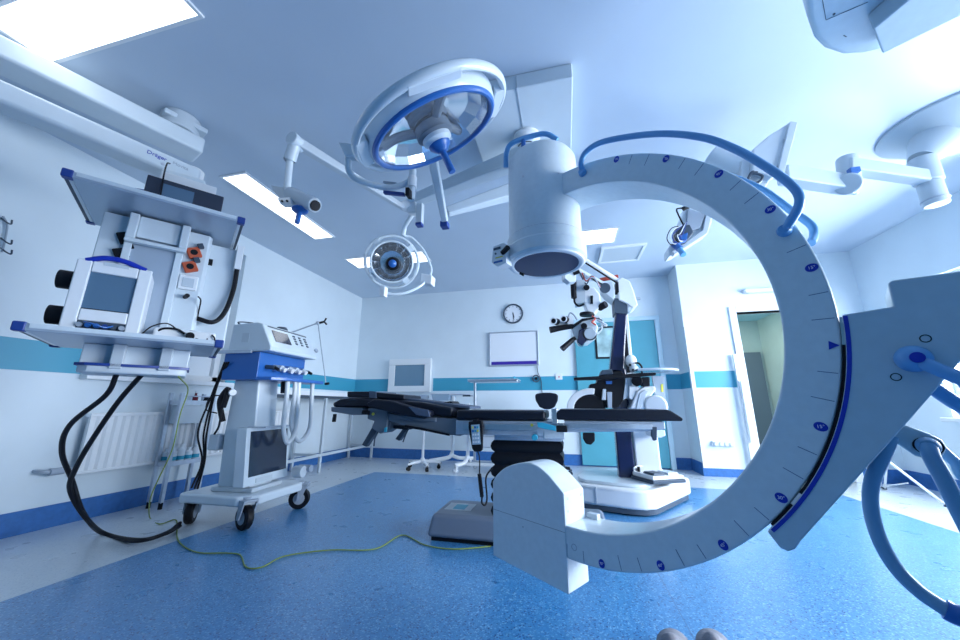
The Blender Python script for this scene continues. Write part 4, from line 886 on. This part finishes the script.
mslab('lower_bulge', ((649, 431), (665, 430), (666, 436), (661, 438), (651, 437)), 3.70, .2, WHITE, bev=.012)
mslab('knee_pad', ((583, 433), (595, 433), (595, 441), (591, 445), (586, 444), (583, 439)), 3.60, .08, BLACK, bev=.01)
obj('round_cover', MB().cyl(mp(656, 406, 3.66), mp(656, 406, 3.86), .10), WHITE, t, bevel=.02)
# foot switch on the base
t = thing('foot_switch', 'white and black foot switch lying on the microscope base', 'foot switch', (.82, 3.85, .24))
FS = rotfr((.79, 3.83, .2415), 28); FS.x = FS.x*.80
obj('plate', MB().box(FS, -.22, .22, -.16, .14, 0, .03), DGREY, t, bevel=.006)
obj('body', MB().box(FS, -.21, .21, -.15, .13, .03, .065), WHITE, t, bevel=.01)
for x0, x1 in ((-.17, -.02), (.02, .17)): obj('pedal', MB().box(FS, x0, x1, -.13, .02, .065, .085, (.01, .01)), DGREY if x0 < 0 else LGREY, t, bevel=.006)
for x in (-.15, .15): obj('joystick', MB().cyl(FS.p(x, .09, .065), FS.p(x, .09, .11), .013), BLACK, t)
obj('handle_bow', MB().tube([FS.p(-.2, .1, .06), FS.p(-.15, .13, .10), FS.p(.12, .13, .10), FS.p(.2, .1, .06)], .009), WHITE, t)

# ------------------------------------------------------------------ behind the table
def star_stand(c, label):
    t = thing('instrument_stand', label, 'stand', (c[0], c[1], 0))
    obj('pole', MB().cyl((c[0], c[1], .10), (c[0], c[1], .98), .02), WHITE, t)
    obj('hub', MB().lathe([(.045, .08), (.05, .10), (.03, .15), (.022, .16)], (c[0], c[1], 0), (0, 0, 1)), WHITE, t)
    for i in range(5):
        a = math.radians(20+72*i); d = V((math.cos(a), math.sin(a), 0)); p = V((c[0], c[1], 0))
        obj('foot_arm', MB().tube([p+V((0, 0, .105)), p+d*.15+V((0, 0, .10)), p+d*.25+V((0, 0, .085))], .02, rs=(.024, .014)), WHITE, t)
        w = MB(); q = p+d*.24; s = V((-d.y, d.x, 0)); w.cyl(q+s*.018+V((0, 0, .028)), q-s*.018+V((0, 0, .028)), .028); w.cyl(q+V((0, 0, .03)), q+V((0, 0, .085)), .01); obj('castor', w, BLACK, t)
    return t
t = star_stand((-2.12, 5.22), 'white star-footed stand carrying a steel tray behind the operating table')
obj('bow', MB().tube([(-2.12, 5.22, .97), (-2.12, 5.22, 1.0), (-2.3, 5.22, 1.02), (-2.42, 5.22, 1.02)], .014), STEEL, t)
w = MB(); w.box(W, -2.48, -2.13, 5.05, 5.42, 1.02, 1.028)
for a in ((-2.48, -2.13, 5.05, 5.058), (-2.48, -2.13, 5.412, 5.42), (-2.48, -2.472, 5.058, 5.412), (-2.138, -2.13, 5.058, 5.412)): w.box(W, *a, 1.028, 1.07)
obj('tray', w, STEEL, t)
t = thing('instrument_trolley', 'white framed trolley with clear baskets behind the operating table, right of the star stand', 'trolley', (-1.75, 5.55, 0))
obj('basket', MB().box(W, -2.06, -1.80, 5.40, 5.75, .99, 1.09, (-.02, -.02)), mat('clear_basket', (.45, .6, .75), .15, trans=.3), t)
obj('top_rail', MB().tube([(-2.1, 5.4, 1.09), (-1.55, 5.4, 1.08), (-1.40, 5.4, 1.06)], .012, sm=False), STEEL, t)
for x in (-1.76, ): obj('upright', MB().box(W, x-.02, x+.02, 5.5, 5.56, .15, 1.06), WHITE, t, bevel=.008)
obj('foot_frame', MB().tube([(-1.76, 5.53, .20), (-1.80, 5.45, .14), (-2.05, 5.30, .10)], .03), WHITE, t); obj('foot_frame', MB().tube([(-1.76, 5.53, .16), (-1.66, 5.60, .12), (-1.48, 5.75, .10)], .028), WHITE, t)
for p in ((-2.07, 5.28, 0), (-2.0, 5.62, 0), (-1.50, 5.62, 0)): castor(t, p, .04, .4, GREY, WHITE)
obj('latch', MB().box(W, -1.56, -1.44, 5.38, 5.42, 1.05, 1.075), DGREY, t)
t = thing('steel_cabinet_trolley', 'low white and steel trolley with drawers partly hidden by the bellows column', 'trolley', (-1.1, 5.2, 0))
obj('upright', MB().box(W, -1.42, -1.38, 5.1, 5.16, .2, .95), WHITE, t, bevel=.006)
obj('foot_frame', MB().tube([(-1.40, 5.13, .22), (-1.44, 5.08, .13), (-1.55, 5.0, .10)], .03), WHITE, t); obj('foot_frame', MB().box(W, -1.45, -.75, 5.10, 5.16, .09, .13), WHITE, t, bevel=.008)
castor(t, (-1.53, 4.98, 0), .045, .5, GREY, WHITE); castor(t, (-.9, 5.2, 0), .04, 1, GREY, WHITE)
bx = obj('cabinet', MB().box(W, -1.22, -.72, 5.0, 5.4, .35, .78), LGREY, t, bevel=.006)
for z in (.36, .50, .64): obj('drawer', MB().box(W, -1.21, -.73, 4.985, 5.0, z, z+.13), WHITE, t, bevel=.004)
t = thing('overbed_table', 'thin steel tray table on a single pole in front of the back wall', 'tray table', (-1.36, 5.45, 0))
obj('tray', MB().box(W, -1.44, -.68, 5.22, 5.58, 1.262, 1.29), STEEL, t, bevel=.006); obj('pole', MB().box(W, -1.385, -1.35, 5.38, 5.42, .12, 1.262), STEEL, t, bevel=.006)
obj('tray_lip', MB().tube([(-1.44, 5.22, 1.295), (-.68, 5.22, 1.295), (-.68, 5.58, 1.295)], .008, sm=False), ALU, t)
obj('foot', MB().box(W, -1.40, -.8, 5.37, 5.43, .06, .12), STEEL, t, bevel=.008)
for p in ((-1.36, 5.4, 0), (-.84, 5.4, 0)): castor(t, p, .028, .3, GREY, LGREY)
w = MB(); w.lathe([(.03, 0), (.035, .02), (.02, .05), (.0, .055)], (-.74, 5.33, 1.2905), (0, 0, 1)); obj('gauze_pot', w, CYANL, label='small teal pot at the right end of the steel tray table', cat='pot')
w = MB()
for i in range(9): a = random.random(); x = -1.36+i*.065; w.box(rotfr((x, 5.36+.08*a, 1.2905), 20*a-10), -.045, .045, -.006, .006, 0, .012)
obj('instruments', w, ALU, label='row of small steel instruments lying on the tray table', cat='instruments', kind='stuff')
t = thing('surgeon_stool', 'black swivel stool with a rounded backrest behind the operating table', 'stool', (-.27, 5.3, 0))
bc = V((-.27, 5.30, .985)); w = MB(); w.prism([bc+V((x, 0, z)) for x, z in ((-.17, .07), (-.15, .10), (-.05, .115), (.05, .115), (.14, .10), (.165, .07), (.155, .0), (.11, -.09), (.04, -.12), (-.04, -.12), (-.11, -.09), (-.16, 0))], (0, .06, 0)); obj('backrest', w, PAD, t, bevel=.02, seg=4)
obj('back_post', MB().tube([(-.275, 5.39, .95), (-.275, 5.40, .65), (-.275, 5.2, .54)], .02), STEEL, t)
obj('seat', MB().lathe([(.17, .56), (.19, .58), (.19, .62), (.17, .64), (0, .645)], (-.275, 5.12, 0), (0, 0, 1)), PAD, t)
obj('gas_post', MB().cyl((-.275, 5.12, .12), (-.275, 5.12, .56), .028), STEEL, t)
for i in range(5):
    a = math.radians(10+72*i); d = V((math.cos(a), math.sin(a), 0)); p = V((-.275, 5.12, 0)); obj('foot_arm', MB().tube([p+V((0, 0, .13)), p+d*.28+V((0, 0, .10))], .02, sm=False), BLACK, t); castor(t, p+d*.28, .036, a, BLACK, DGREY)

# ------------------------------------------------------------------ surgical light boom
t = thing('light_boom', 'pale multi-arm ceiling boom carrying the surgical lamps, hung from a flat ceiling cover', 'boom', (-.17, 2.3, ZC))
w = MB(); w.prism([V((-.58, 1.86, ZC-.001)), V((.15, 1.86, ZC-.001)), V((.15, 2.73, ZC-.001)), V((-.58, 2.73, ZC-.001))], (0, 0, -.11)); obj('ceiling_cover', w, WHITE2, t, bevel=.01)
obj('cover_seam', MB().box(W, -.205, -.202, 1.855, 2.25, ZC-.116, ZC-.02), GREY, t)
S = V((-.185, 2.30, 0))
obj('flange', MB().lathe([(.10, 2.915), (.10, 2.895), (.075, 2.875)], S, (0, 0, 1), 36), WHITE, t)
obj('spindle', MB().lathe([(.072, 2.89), (.072, 2.44)], S, (0, 0, 1), 36), WHITE2, t, bevel=.004)
obj('spindle_ring', MB().torus(S+V((0, 0, 2.81)), (0, 0, 1), .073, .004, 40, 8), DGREY, t)
def boom(name, a, b, h0, h1, w0, w1, m_=WHITE2, parent=t, bev=.012):
    """tapering box arm between two points (centre line)"""
    a, b = V(a), V(b); x = (b-a).normalized(); y = ZZ.cross(x).normalized(); z = x.cross(y); mbb = MB(); vs = []
    for p, h, wd in ((a, h0, w0), (b, h1, w1)):
        for sy, sz in ((-1, -1), (1, -1), (1, 1), (-1, 1)): vs.append(mbb.bm.verts.new(p+y*(sy*wd/2)+z*(sz*h/2)))
    for q in ((3, 2, 1, 0), (4, 5, 6, 7), (0, 1, 5, 4), (1, 2, 6, 5), (2, 3, 7, 6), (3, 0, 4, 7)): mbb.poly([vs[i] for i in q])
    return obj(name, mbb, m_, parent, bevel=bev, seg=3)
J1 = at(414, 203, Y=2.75)
a1 = at(521, 158, Y=2.32)
boom('extension_arm', (S.x, S.y, a1.z), at(418, 199, Y=2.72), .13, .10, .12, .09)
a2 = at(514, 190, Y=2.32)
boom('lower_arm', (S.x, S.y, a2.z), at(447, 212, Y=2.15), .11, .06, .10, .06)
# spring arm from the lower arm's end rising towards the camera, behind the big lamp
e2 = at(445, 220, Y=2.10)
boom('spring_arm', e2+V((0, 0, -.01)), at(428, 135, Y=1.42), .05, .05, .045, .06)
obj('arm_end_cap', MB().box(Fr(e2, (1, 0, 0), (0, 1, 0), (0, 0, 1)), -.026, .026, -.03, .03, -.06, -.02), BLUED, t, bevel=.004)
obj('joint_drum', MB().cyl(at(406, 206, Y=2.72), at(406, 206, Y=2.86), .055), WHITE, t, bevel=.006)
boom('joint_block', at(413, 203, Y=2.78), at(413, 215, Y=2.78), .08, .08, .09, .09, WHITE)
q = at(420, 213, Y=2.74); obj('joint_tip', MB().box(Fr(q, (1, 0, 0), (0, 1, 0), (0, 0, 1)), -.03, .03, -.03, .03, -.11, .09), LGREY, t, bevel=.006); obj('tip_cap', MB().box(Fr(q, (1, 0, 0), (0, 1, 0), (0, 0, 1)), -.028, .028, -.03, .03, -.135, -.11), BLUED, t)
cA = at(296, 142, Y=1.84)
boom('camera_arm', at(404, 208, Y=2.74), cA, .05, .075, .05, .07, LGREY)
obj('arm_elbow', MB().cyl(cA+V((0, -.05, 0)), cA+V((0, .06, 0)), .05), WHITE2, t, bevel=.01)

# camera unit hung at the far left of the boom
t = thing('boom_camera', 'small grey cylindrical camera with a blue T handle hanging from the thin left boom arm', 'camera', at(295, 200, Y=1.9))
obj('drop_tube', MB().cyl(cA+V((-.01, 0, -.02)), at(290, 160, Y=1.87), .042), WHITE2, t); obj('drop_tube', MB().cyl(at(290, 160, Y=1.87), at(287, 190, Y=1.9), .024), WHITE2, t)
obj('collar', MB().torus(at(289.8, 160, Y=1.87), (0, 0, 1), .036, .007, 24, 8), GREY, t)
c0 = at(290, 194, Y=1.9); c1 = at(315, 205.5, Y=1.84)
b = obj('body', MB().cyl(c0, c1, .052), LGREY, t, bevel=.008); obj('lens', MB().cyl(c1, c1+(c1-c0).normalized()*.008, .036), BLACK, t)
obj('rear_bracket', MB().prism([at(x, y, Y=1.92) for x, y in ((270, 185), (288, 188), (292, 200), (283, 202), (274, 192))], (0, .05, 0)), LGREY, t, bevel=.005)
mslab('connector_block', ((277, 198), (290, 197), (291, 204), (280, 204)), 1.83, .05, WHITE, parent=t, bev=.003)
for x in (282, 287): obj('connector_hole', MB().cyl(at(x, 201, Y=1.83), at(x, 201, Y=1.82), .008), BLACK, t)
hh = at(300, 210, Y=1.86); obj('handle_disc', MB().ball(hh, .055, (1, 1, .45)), BLUE, t); obj('handle', MB().cyl(hh, at(297, 223, Y=1.84), .017), BLUE, t, bevel=.004)

# big lamp
t = thing('surgical_lamp', 'large round surgical lamp with a blue rim and blue handle, nearest to the camera', 'lamp', (-.5, 1.2, 2.08))
LN = V((.34, .38, -.86)).normalized(); LC = V((-.479, 1.172, 2.032))
def lcn(c, n):
    return Fr(c, *[V(b) for b in basis(n)])
w = MB(); w.lathe([(.262, .0), (.275, -.004), (.282, -.015), (.288, -.05), (.280, -.08), (.25, -.10), (.18, -.115), (0, -.12)], LC, LN, 64, cap=False); obj('shell', w, WHITE2, t)
obj('blue_rim', MB().torus(LC, LN, .263, .013, 72, 10, 1.0), BLUE, t)
OC = LC+V((-.035, .04, .06))
OC = LC-LN*.035
obj('outer_ring', MB().torus(OC, LN, .330, .014, 80, 12, 1.4), WHITE2, t)
x_, y_, _ = basis(LN)
for i in range(4):
    a = i*pi/2+.5; d = x_*math.cos(a)+y_*math.sin(a); s = LN.cross(d); f = Fr(OC, d, s, LN); obj('ring_bridge', MB().box(f, .275, .325, -.10, .10, -.016, .02), WHITE2, t, bevel=.005)
w = MB(); w.lathe([(.250, -.004), (.235, -.035), (.19, -.07), (.11, -.09), (.0, -.095)], LC, LN, 18, cap=False); obj('reflector', w, MIRROR, t, angle=5)
obj('cover_glass', MB().lathe([(.252, -.003), (.252, .002), (0, .006)], LC, LN, 64, cap=False), GLASS, t)
for i in range(3):
    a = i*2*pi/3+.2; d = x_*math.cos(a)+y_*math.sin(a); obj('spider_arm', MB().tube([LC+d*.06-LN*.03, LC+d*.15-LN*.05, LC+d*.225-LN*.045], .020), GREYF, t)
obj('lamp_core', MB().lathe([(.085, -.08), (.085, -.06), (.07, -.05), (.078, -.02), (.078, .01), (.06, .02)], LC, LN, 36), GREYF, t)
obj('core_ring', MB().torus(LC-LN*.035, LN, .074, .006, 36, 8), BLACK, t)
obj('core_cap', MB().lathe([(.062, .005), (.062, .035), (.045, .05)], LC, LN, 36), WHITE2, t)
hn = (LN*.9+V((.1, -.1, -.2))).normalized()
hb = LC+LN*.05; obj('handle_base', MB().lathe([(.048, 0), (.046, .01), (.02, .035)], hb, LN, 32), BLUE, t); obj('handle', MB().cyl(hb+LN*.02, hb+hn*.135, .0135, .0155), BLUE, t, bevel=.003)
# fork
fe = at(352, 152, Y=1.36); k1 = at(409, 187, Y=1.48)
obj('fork_plate', MB().prism([at(x, y, Y=1.34) for x, y in ((338, 142), (349, 143), (364, 151), (352, 155), (344, 155))], (0, .05, 0)), WHITE2, t, bevel=.005)
obj('fork', MB().tube([at(348, 155, Y=1.37), at(348, 164, Y=1.38), at(350, 173, Y=1.39), at(358, 180, Y=1.41), at(380, 186.5, Y=1.45), at(396, 187, Y=1.47), at(409, 182, Y=1.48)], .016, seg=14), WHITE2, t)
obj('fork_hub', MB().cyl(at(413, 170, Y=1.48), at(411, 200, Y=1.48), .019), WHITE2, t); obj('fork_hub', MB().cyl(at(412.5, 177, Y=1.48), at(412, 188, Y=1.48), .024), WHITE, t, bevel=.005)
mslab('grip_bar', ((383, 180.5), (396, 182), (396, 183.5), (383, 182.5)), 1.46, .02, GREY, parent=t, bev=.002)
mslab('grip_bar', ((383, 190), (404, 192), (404, 195), (383, 193)), 1.44, .02, BLUED, parent=t, bev=.003)
mslab('grip_end', ((405, 187), (409, 187), (409, 195.5), (405, 195)), 1.43, .04, BLACK, parent=t, bev=.003)

# small lamp
t = thing('surgical_lamp', 'small round surgical lamp with clear reflector facing the camera, hung at the left boom joint', 'lamp', (-1.48, 2.74, 2.2))
LN2 = V((.40, -.84, -.30)).normalized(); L2 = V((-1.486, 2.736, 2.195))
w = MB(); w.lathe([(.18, .02), (.19, -.01), (.20, -.06), (.18, -.11), (.10, -.14), (0, -.145)], L2, LN2, 48, cap=False); obj('shell', w, WHITE2, t)
obj('outer_ring', MB().torus(L2-LN2*.02, LN2, .238, .014, 64, 10, 1.3), WHITE2, t); obj('inner_ring', MB().torus(L2+LN2*.015, LN2, .186, .010, 56, 8), WHITE2, t)
obj('reflector', MB().lathe([(.180, .01), (.16, -.04), (.11, -.08), (0, -.10)], L2, LN2, 14, cap=False), MIRROR, t, angle=5)
obj('cover_glass', MB().lathe([(.182, .012), (.182, .015), (0, .018)], L2, LN2, 48, cap=False), GLASS, t)
obj('lamp_core', MB().lathe([(.062, -.06), (.062, .015), (.05, .028)], L2+V((.01, 0, -.02)), LN2, 32), BLACK, t)
obj('handle', MB().lathe([(.036, .028), (.034, .06), (.02, .075), (0, .08)], L2+V((.01, 0, -.02)), LN2, 28), BLUE, t)
bx_, by_, _ = basis(LN2)
for i in range(4):
    a = i*pi/2+.7; d = bx_*math.cos(a)+by_*math.sin(a); f = Fr(L2-LN2*.01, d, LN2.cross(d), LN2); obj('ring_bridge', MB().box(f, .19, .235, -.03, .03, -.012, .012), WHITE2, t, bevel=.003)
obj('hanger_tube', MB().tube([at(412, 215, Y=2.8), at(405, 226, Y=2.8), at(403, 236, Y=2.8)], .022, sm=False), WHITE2, t)
obj('yoke', MB().tube([at(404, 236, Y=2.82), at(412, 238, Y=2.86), at(424, 251, Y=2.93), at(431, 268, Y=2.95), at(430, 276, Y=2.93)], .012), WHITE2, t)
obj('yoke', MB().tube([at(430, 276, Y=2.93), at(420, 286, Y=2.86), at(405, 293, Y=2.78), at(390, 294, Y=2.72), at(383, 291, Y=2.70)], .014), WHITE2, t)
mslab('yoke_block', ((421, 273), (432, 275), (431, 284), (420, 283)), 2.88, .10, WHITE, parent=t, bev=.008)
mslab('lower_clamp', ((380, 285), (385, 286), (384, 296), (379, 295)), 2.64, .06, WHITE, parent=t, bev=.006)

# ------------------------------------------------------------------ monitor boom at the right
ARMW = mat('boom_arm_paint', (.46, .54, .60), .4)
t = thing('monitor_boom', 'white ceiling boom with a cone shaped ceiling cover at the right', 'boom', (2.85, 3.1, ZC))
cc = V((2.98, 3.02, 0)); obj('ceiling_cone', MB().lathe([(.40, ZC-.001), (.40, ZC-.02), (.36, ZC-.05), (.22, ZC-.17), (.18, ZC-.19)], cc, (0, 0, 1), 56), ARMW, t)
h0 = at(925, 168, Y=2.95)
hu = V((h0.x, h0.y, 0)); z_t = at(918, 160, Y=2.95).z
cc2 = V((2.70, 2.98, 0))
obj('hub_upper', MB().cyl((2.66, 2.95, 2.50), (2.66, 2.95, 2.70), .075, seg=36), ARMW, t, bevel=.01)
obj('hub_lower', MB().cyl((2.66, 2.95, 2.32), (2.66, 2.95, 2.50), .065, seg=36), ARMW, t, bevel=.01)
obj('cone_neck', MB().cyl((2.66, 2.95, 2.69), (2.86, 3.0, ZC-.1), .075, .16, seg=36), ARMW, t)

obj('hub_ring', MB().torus((2.66, 2.95, 2.36), (0, 0, 1), .066, .006, 40, 8), GREY, t)
jb = at(850, 173, Y=2.85)
boom('upper_arm', at(846, 166, Y=2.82), at(925, 178, Y=2.93), .10, .09, .09, .09, ARMW)
obj('elbow', MB().cyl(at(847, 158, Y=2.85), at(850, 187, Y=2.85), .064, seg=30), ARMW, t, bevel=.012)
obj('elbow_pivot', MB().cyl(at(848, 184, Y=2.74), at(848, 184, Y=2.92), .075, seg=30), ARMW, t, bevel=.012)
obj('elbow_grip', MB().box(Fr(at(852, 171, Y=2.74), (1, 0, 0), (0, 1, 0), (0, 0, 1)), -.02, .04, -.02, .02, -.02, .02), BLUE, t, bevel=.004)
boom('spring_arm', at(846, 185, Y=2.82), at(782, 175, Y=2.66), .12, .12, .10, .10, ARMW)
boom('spring_tip', at(846, 191, Y=2.8), at(858, 193, Y=2.8), .04, .03, .04, .03)
t = thing('boom_monitor', 'white backed flat monitor hanging from the right ceiling boom, seen from behind', 'monitor', at(775, 160, Y=2.55))
mslab('casing', ((753, 149), (768, 136), (792, 120.5), (797, 122), (795, 138), (784, 171), (772, 177), (752, 171)), 2.52, .07, LGREY, parent=t, bev=.012, seg=3)
mslab('edge_bezel', ((790, 121), (798, 122), (785, 172), (777, 173)), 2.50, .10, LGREY, parent=t, bev=.006)
mslab('rear_box', ((741, 160), (758, 150), (766, 155), (766, 178), (748, 186), (741, 180)), 2.56, .16, LGREY, parent=t, bev=.01)
mslab('lower_yoke', ((748, 172), (775, 170), (768, 184), (758, 196), (746, 188)), 2.62, .14, LGREY, parent=t, bev=.01)
for i in range(3): obj('rear_lead', MB().tube([at(747, 181, Y=2.55), at(752, 172+i, Y=2.53), at(761, 171+2*i, Y=2.53), at(762, 179, Y=2.54), at(754, 184+i, Y=2.55)], .008), DGREY, t)
for x, y in ((784, 140), (777, 167)): obj('rear_screw', MB().cyl(at(x, y, Y=2.525), at(x, y, Y=2.50), .007), GREY, t)
obj('swivel', MB().cyl(at(712, 157, Y=2.72), at(745, 172, Y=2.66), .10, seg=30), WHITE2, t, bevel=.02)

# lamp seen edge-on with its open side full of leads
t = thing('boom_lamp_head', 'white angular lamp head with tangled leads and a pale blue handle inside the arc opening', 'lamp', at(690, 225, Y=3.3))
def cslab(n_, px, Y0, dep, m_, **k): return mslab(n_, px, Y0, dep, m_, parent=t, **k)
cslab('housing', ((686, 205), (712, 212), (712, 222), (708, 232), (674, 254), (669, 256), (668, 248), (676, 236)), 3.36, .16, WHITE2, bev=.012, seg=3)
cslab('housing_lip', ((706, 214), (712, 215), (708, 233), (674, 255), (672, 251), (703, 230)), 3.32, .06, LGREY, bev=.006)
cslab('inner_plate', ((688, 208), (706, 214), (700, 228), (686, 232)), 3.33, .04, GREY, bev=.006)
cslab('electronics', ((676, 227), (690, 224), (694, 232), (688, 240), (676, 243)), 3.24, .12, DGREY, bev=.01)
cslab('blue_module', ((679, 236), (688, 232), (687, 240), (678, 243)), 3.22, .05, BLUE, bev=.006)
for i in range(6):
    a = [at(683+i*.8, 226-i, Y=3.22), at(672+i*2, 228+i*1.5, Y=3.20), at(667+i*2.6, 238-i*.7, Y=3.18), at(672+i*2, 245-i, Y=3.20), at(681+i, 240, Y=3.22)]
    obj('lead', MB().tube(a, .0042), (BLACK, WHITE, BLUED)[i % 3], t)
obj('plug_lead', MB().tube([at(684, 226, Y=3.24), at(678, 214, Y=3.24), at(677, 209, Y=3.24), at(684, 208, Y=3.26)], .007), BLACK, t)
obj('plug', MB().cyl(at(683, 209, Y=3.26), at(689, 206, Y=3.26), .02), BLACK, t)
obj('handle', MB().cyl(at(679, 248, Y=3.22), at(683.5, 255, Y=3.18), .022, .026), GRIP, t, bevel=.004)
obj('handle_neck', MB().cyl(at(674, 244, Y=3.24), at(680, 249, Y=3.22), .03), BLUE, t)
obj('ceiling_pole', MB().cyl(at(700, 214, Y=3.45), V((at(700, 214, Y=3.45).x, 3.45, ZC)), .04), WHITE2, t)

# ------------------------------------------------------------------ equipment hub high at the upper right
t = thing('overhead_unit', 'rounded pale blue-grey ceiling unit with a box arm at the upper right of the photo', 'ceiling unit', (1.15, 1.25, 2.2))
HZ = 2.30
def hz(x, y, Z=HZ): return at(x, y, Z=Z)
out = [hz(x, y) for x, y in ((807, -30), (806, 0), (808, 20), (815, 40), (825, 50), (843, 56), (862, 55), (880, 51), (905, 40), (960, 12), (1010, -20), (990, -90), (850, -120), (812, -80))]
obj('housing', MB().prism(out, (0, 0, .20)), CARMD, t, bevel=.02, seg=4)
obj('box_arm', MB().prism([hz(x, y, HZ-.001) for x, y in ((868, 14), (878, 40), (960, -2), (1040, -45), (1000, -100))], (0, 0, -.07)), CARMD, t, bevel=.006)
obj('housing_seam', MB().tube([hz(820, -14, HZ-.001), hz(826, 20, HZ-.001), hz(868, 2, HZ-.001)], .001, sm=False, seg=5), DGREY, t)
obj('seam_screw', MB().cyl(hz(834, 14), hz(834, 14)+V((0, 0, -.002)), .004), DGREY, t); obj('seam_mark', MB().box(Fr(hz(845, 36), V((.8, .5, 0)).normalized(), V((-.5, .8, 0)).normalized(), ZZ), -.009, .009, -.0015, .0015, -.001, .001), DGREY, t)
hc = sum(out, V((0, 0, 0)))/len(out)
obj('ceiling_post', MB().cyl((hc.x, hc.y, HZ+.2), (hc.x, hc.y, ZC), .09, seg=32), WHITE2, t)

# ------------------------------------------------------------------ floor things at the right
t = thing('folding_stand', 'thin white folding stand with splayed legs standing near the right wall', 'stand', (3.1, 4.7, 0))
top = at(886, 430, Y=4.6)
for x, y in ((880, 488), (885, 489.5), (947, 507)):
    f_ = at(x, y, Z=.0)+V((0, 0, .012)); st_ = at(884, 458, Y=4.6) if x > 900 else at(888, 445, Y=4.7)
    obj('leg', MB().tube([st_, f_], .011, sm=False), WHITE, t); obj('foot', MB().cyl(f_-V((0, 0, .012)), f_+V((0, 0, .012)), .018), DGREY, t)
obj('brace', MB().tube([at(886, 486, Y=5.2), at(908, 483, Y=4.9)], .006, sm=False), WHITE, t)
obj('pole', MB().tube([at(888, 460, Y=4.7), V((at(888, 460, Y=4.7).x, 4.7, 1.1))], .012, sm=False), WHITE, t)

# overshoes at the lower edge
for i, (x, s_) in enumerate(((669, -1), (706, 1))):
    p = at(x, 634, Z=.0); f = rotfr((p.x, p.y-.085, 0), -14 if i == 0 else -16)
    lab = ('left', 'right')[i]+' grey overshoe, only its rounded toe showing at the bottom photo edge'
    t = thing('overshoe', lab, 'shoe', f.p(0, -.14, 0))
    w = MB(); w.ball(f.p(0, -.075, .038), 1, (.062, .105, .036), f); w.ball(f.p(0, -.16, .045), 1, (.052, .14, .045), f); w.ball(f.p(0, -.23, .06), 1, (.045, .09, .06), f); w.ball(f.p(0, -.26, .10), 1, (.044, .055, .07), f)
    bm_ = w.bm
    o = obj('upper', w, OVERSHOE, t); rm = o.modifiers.new('r', 'REMESH'); rm.mode = 'VOXEL'; rm.voxel_size = .008; rm.use_smooth_shade = True
    w = MB(); w.prism([f.p(a, b_, 0) for a, b_ in ((-.03, .02), (.03, .02), (.056, -.05), (.05, -.15), (.035, -.28), (0, -.31), (-.035, -.28), (-.05, -.15), (-.056, -.05))], (0, 0, .014)); obj('sole', w, DGREY, t, bevel=.004)

# ------------------------------------------------------------------ light
def area(name, loc, rot, sx, sy, power, col, spread=180):
    l = bpy.data.lights.new(name, 'AREA'); l.shape = 'RECTANGLE'; l.size = sx; l.size_y = sy; l.energy = power; l.color = col; l.spread = math.radians(spread)
    o = bpy.data.objects.new(name, l); C.objects.link(o); o.location = loc; o.rotation_euler = rot; return o
# area light added for sky light through the assumed, unseen right-wall window
area('assumed_daylight', (XR+.60, (RY0+RY1)/2, (RZ0+RZ1)/2+.1), (0, math.radians(66), 0), RZ1-RZ0+.3, RY1-RY0+.6, 1000, (.79, .88, 1))
# added fill light that brightens the corridor, with no fitting of its own
area('corridor_fill', (2.5, 6.5, 2.43), (0, 0, 0), .5, .5, 12, (.95, 1, .95))
w = bpy.data.worlds.new('world'); sc.world = w; w.use_nodes = True
bg = w.node_tree.nodes['Background']; bg.inputs[0].default_value = (.14, .50, .95, 1); bg.inputs[1].default_value = .26

vs = sc.view_settings
vs.view_transform = 'Standard'; vs.look = 'None'; vs.gamma = 1; vs.exposure = 0; vs.use_curve_mapping = False
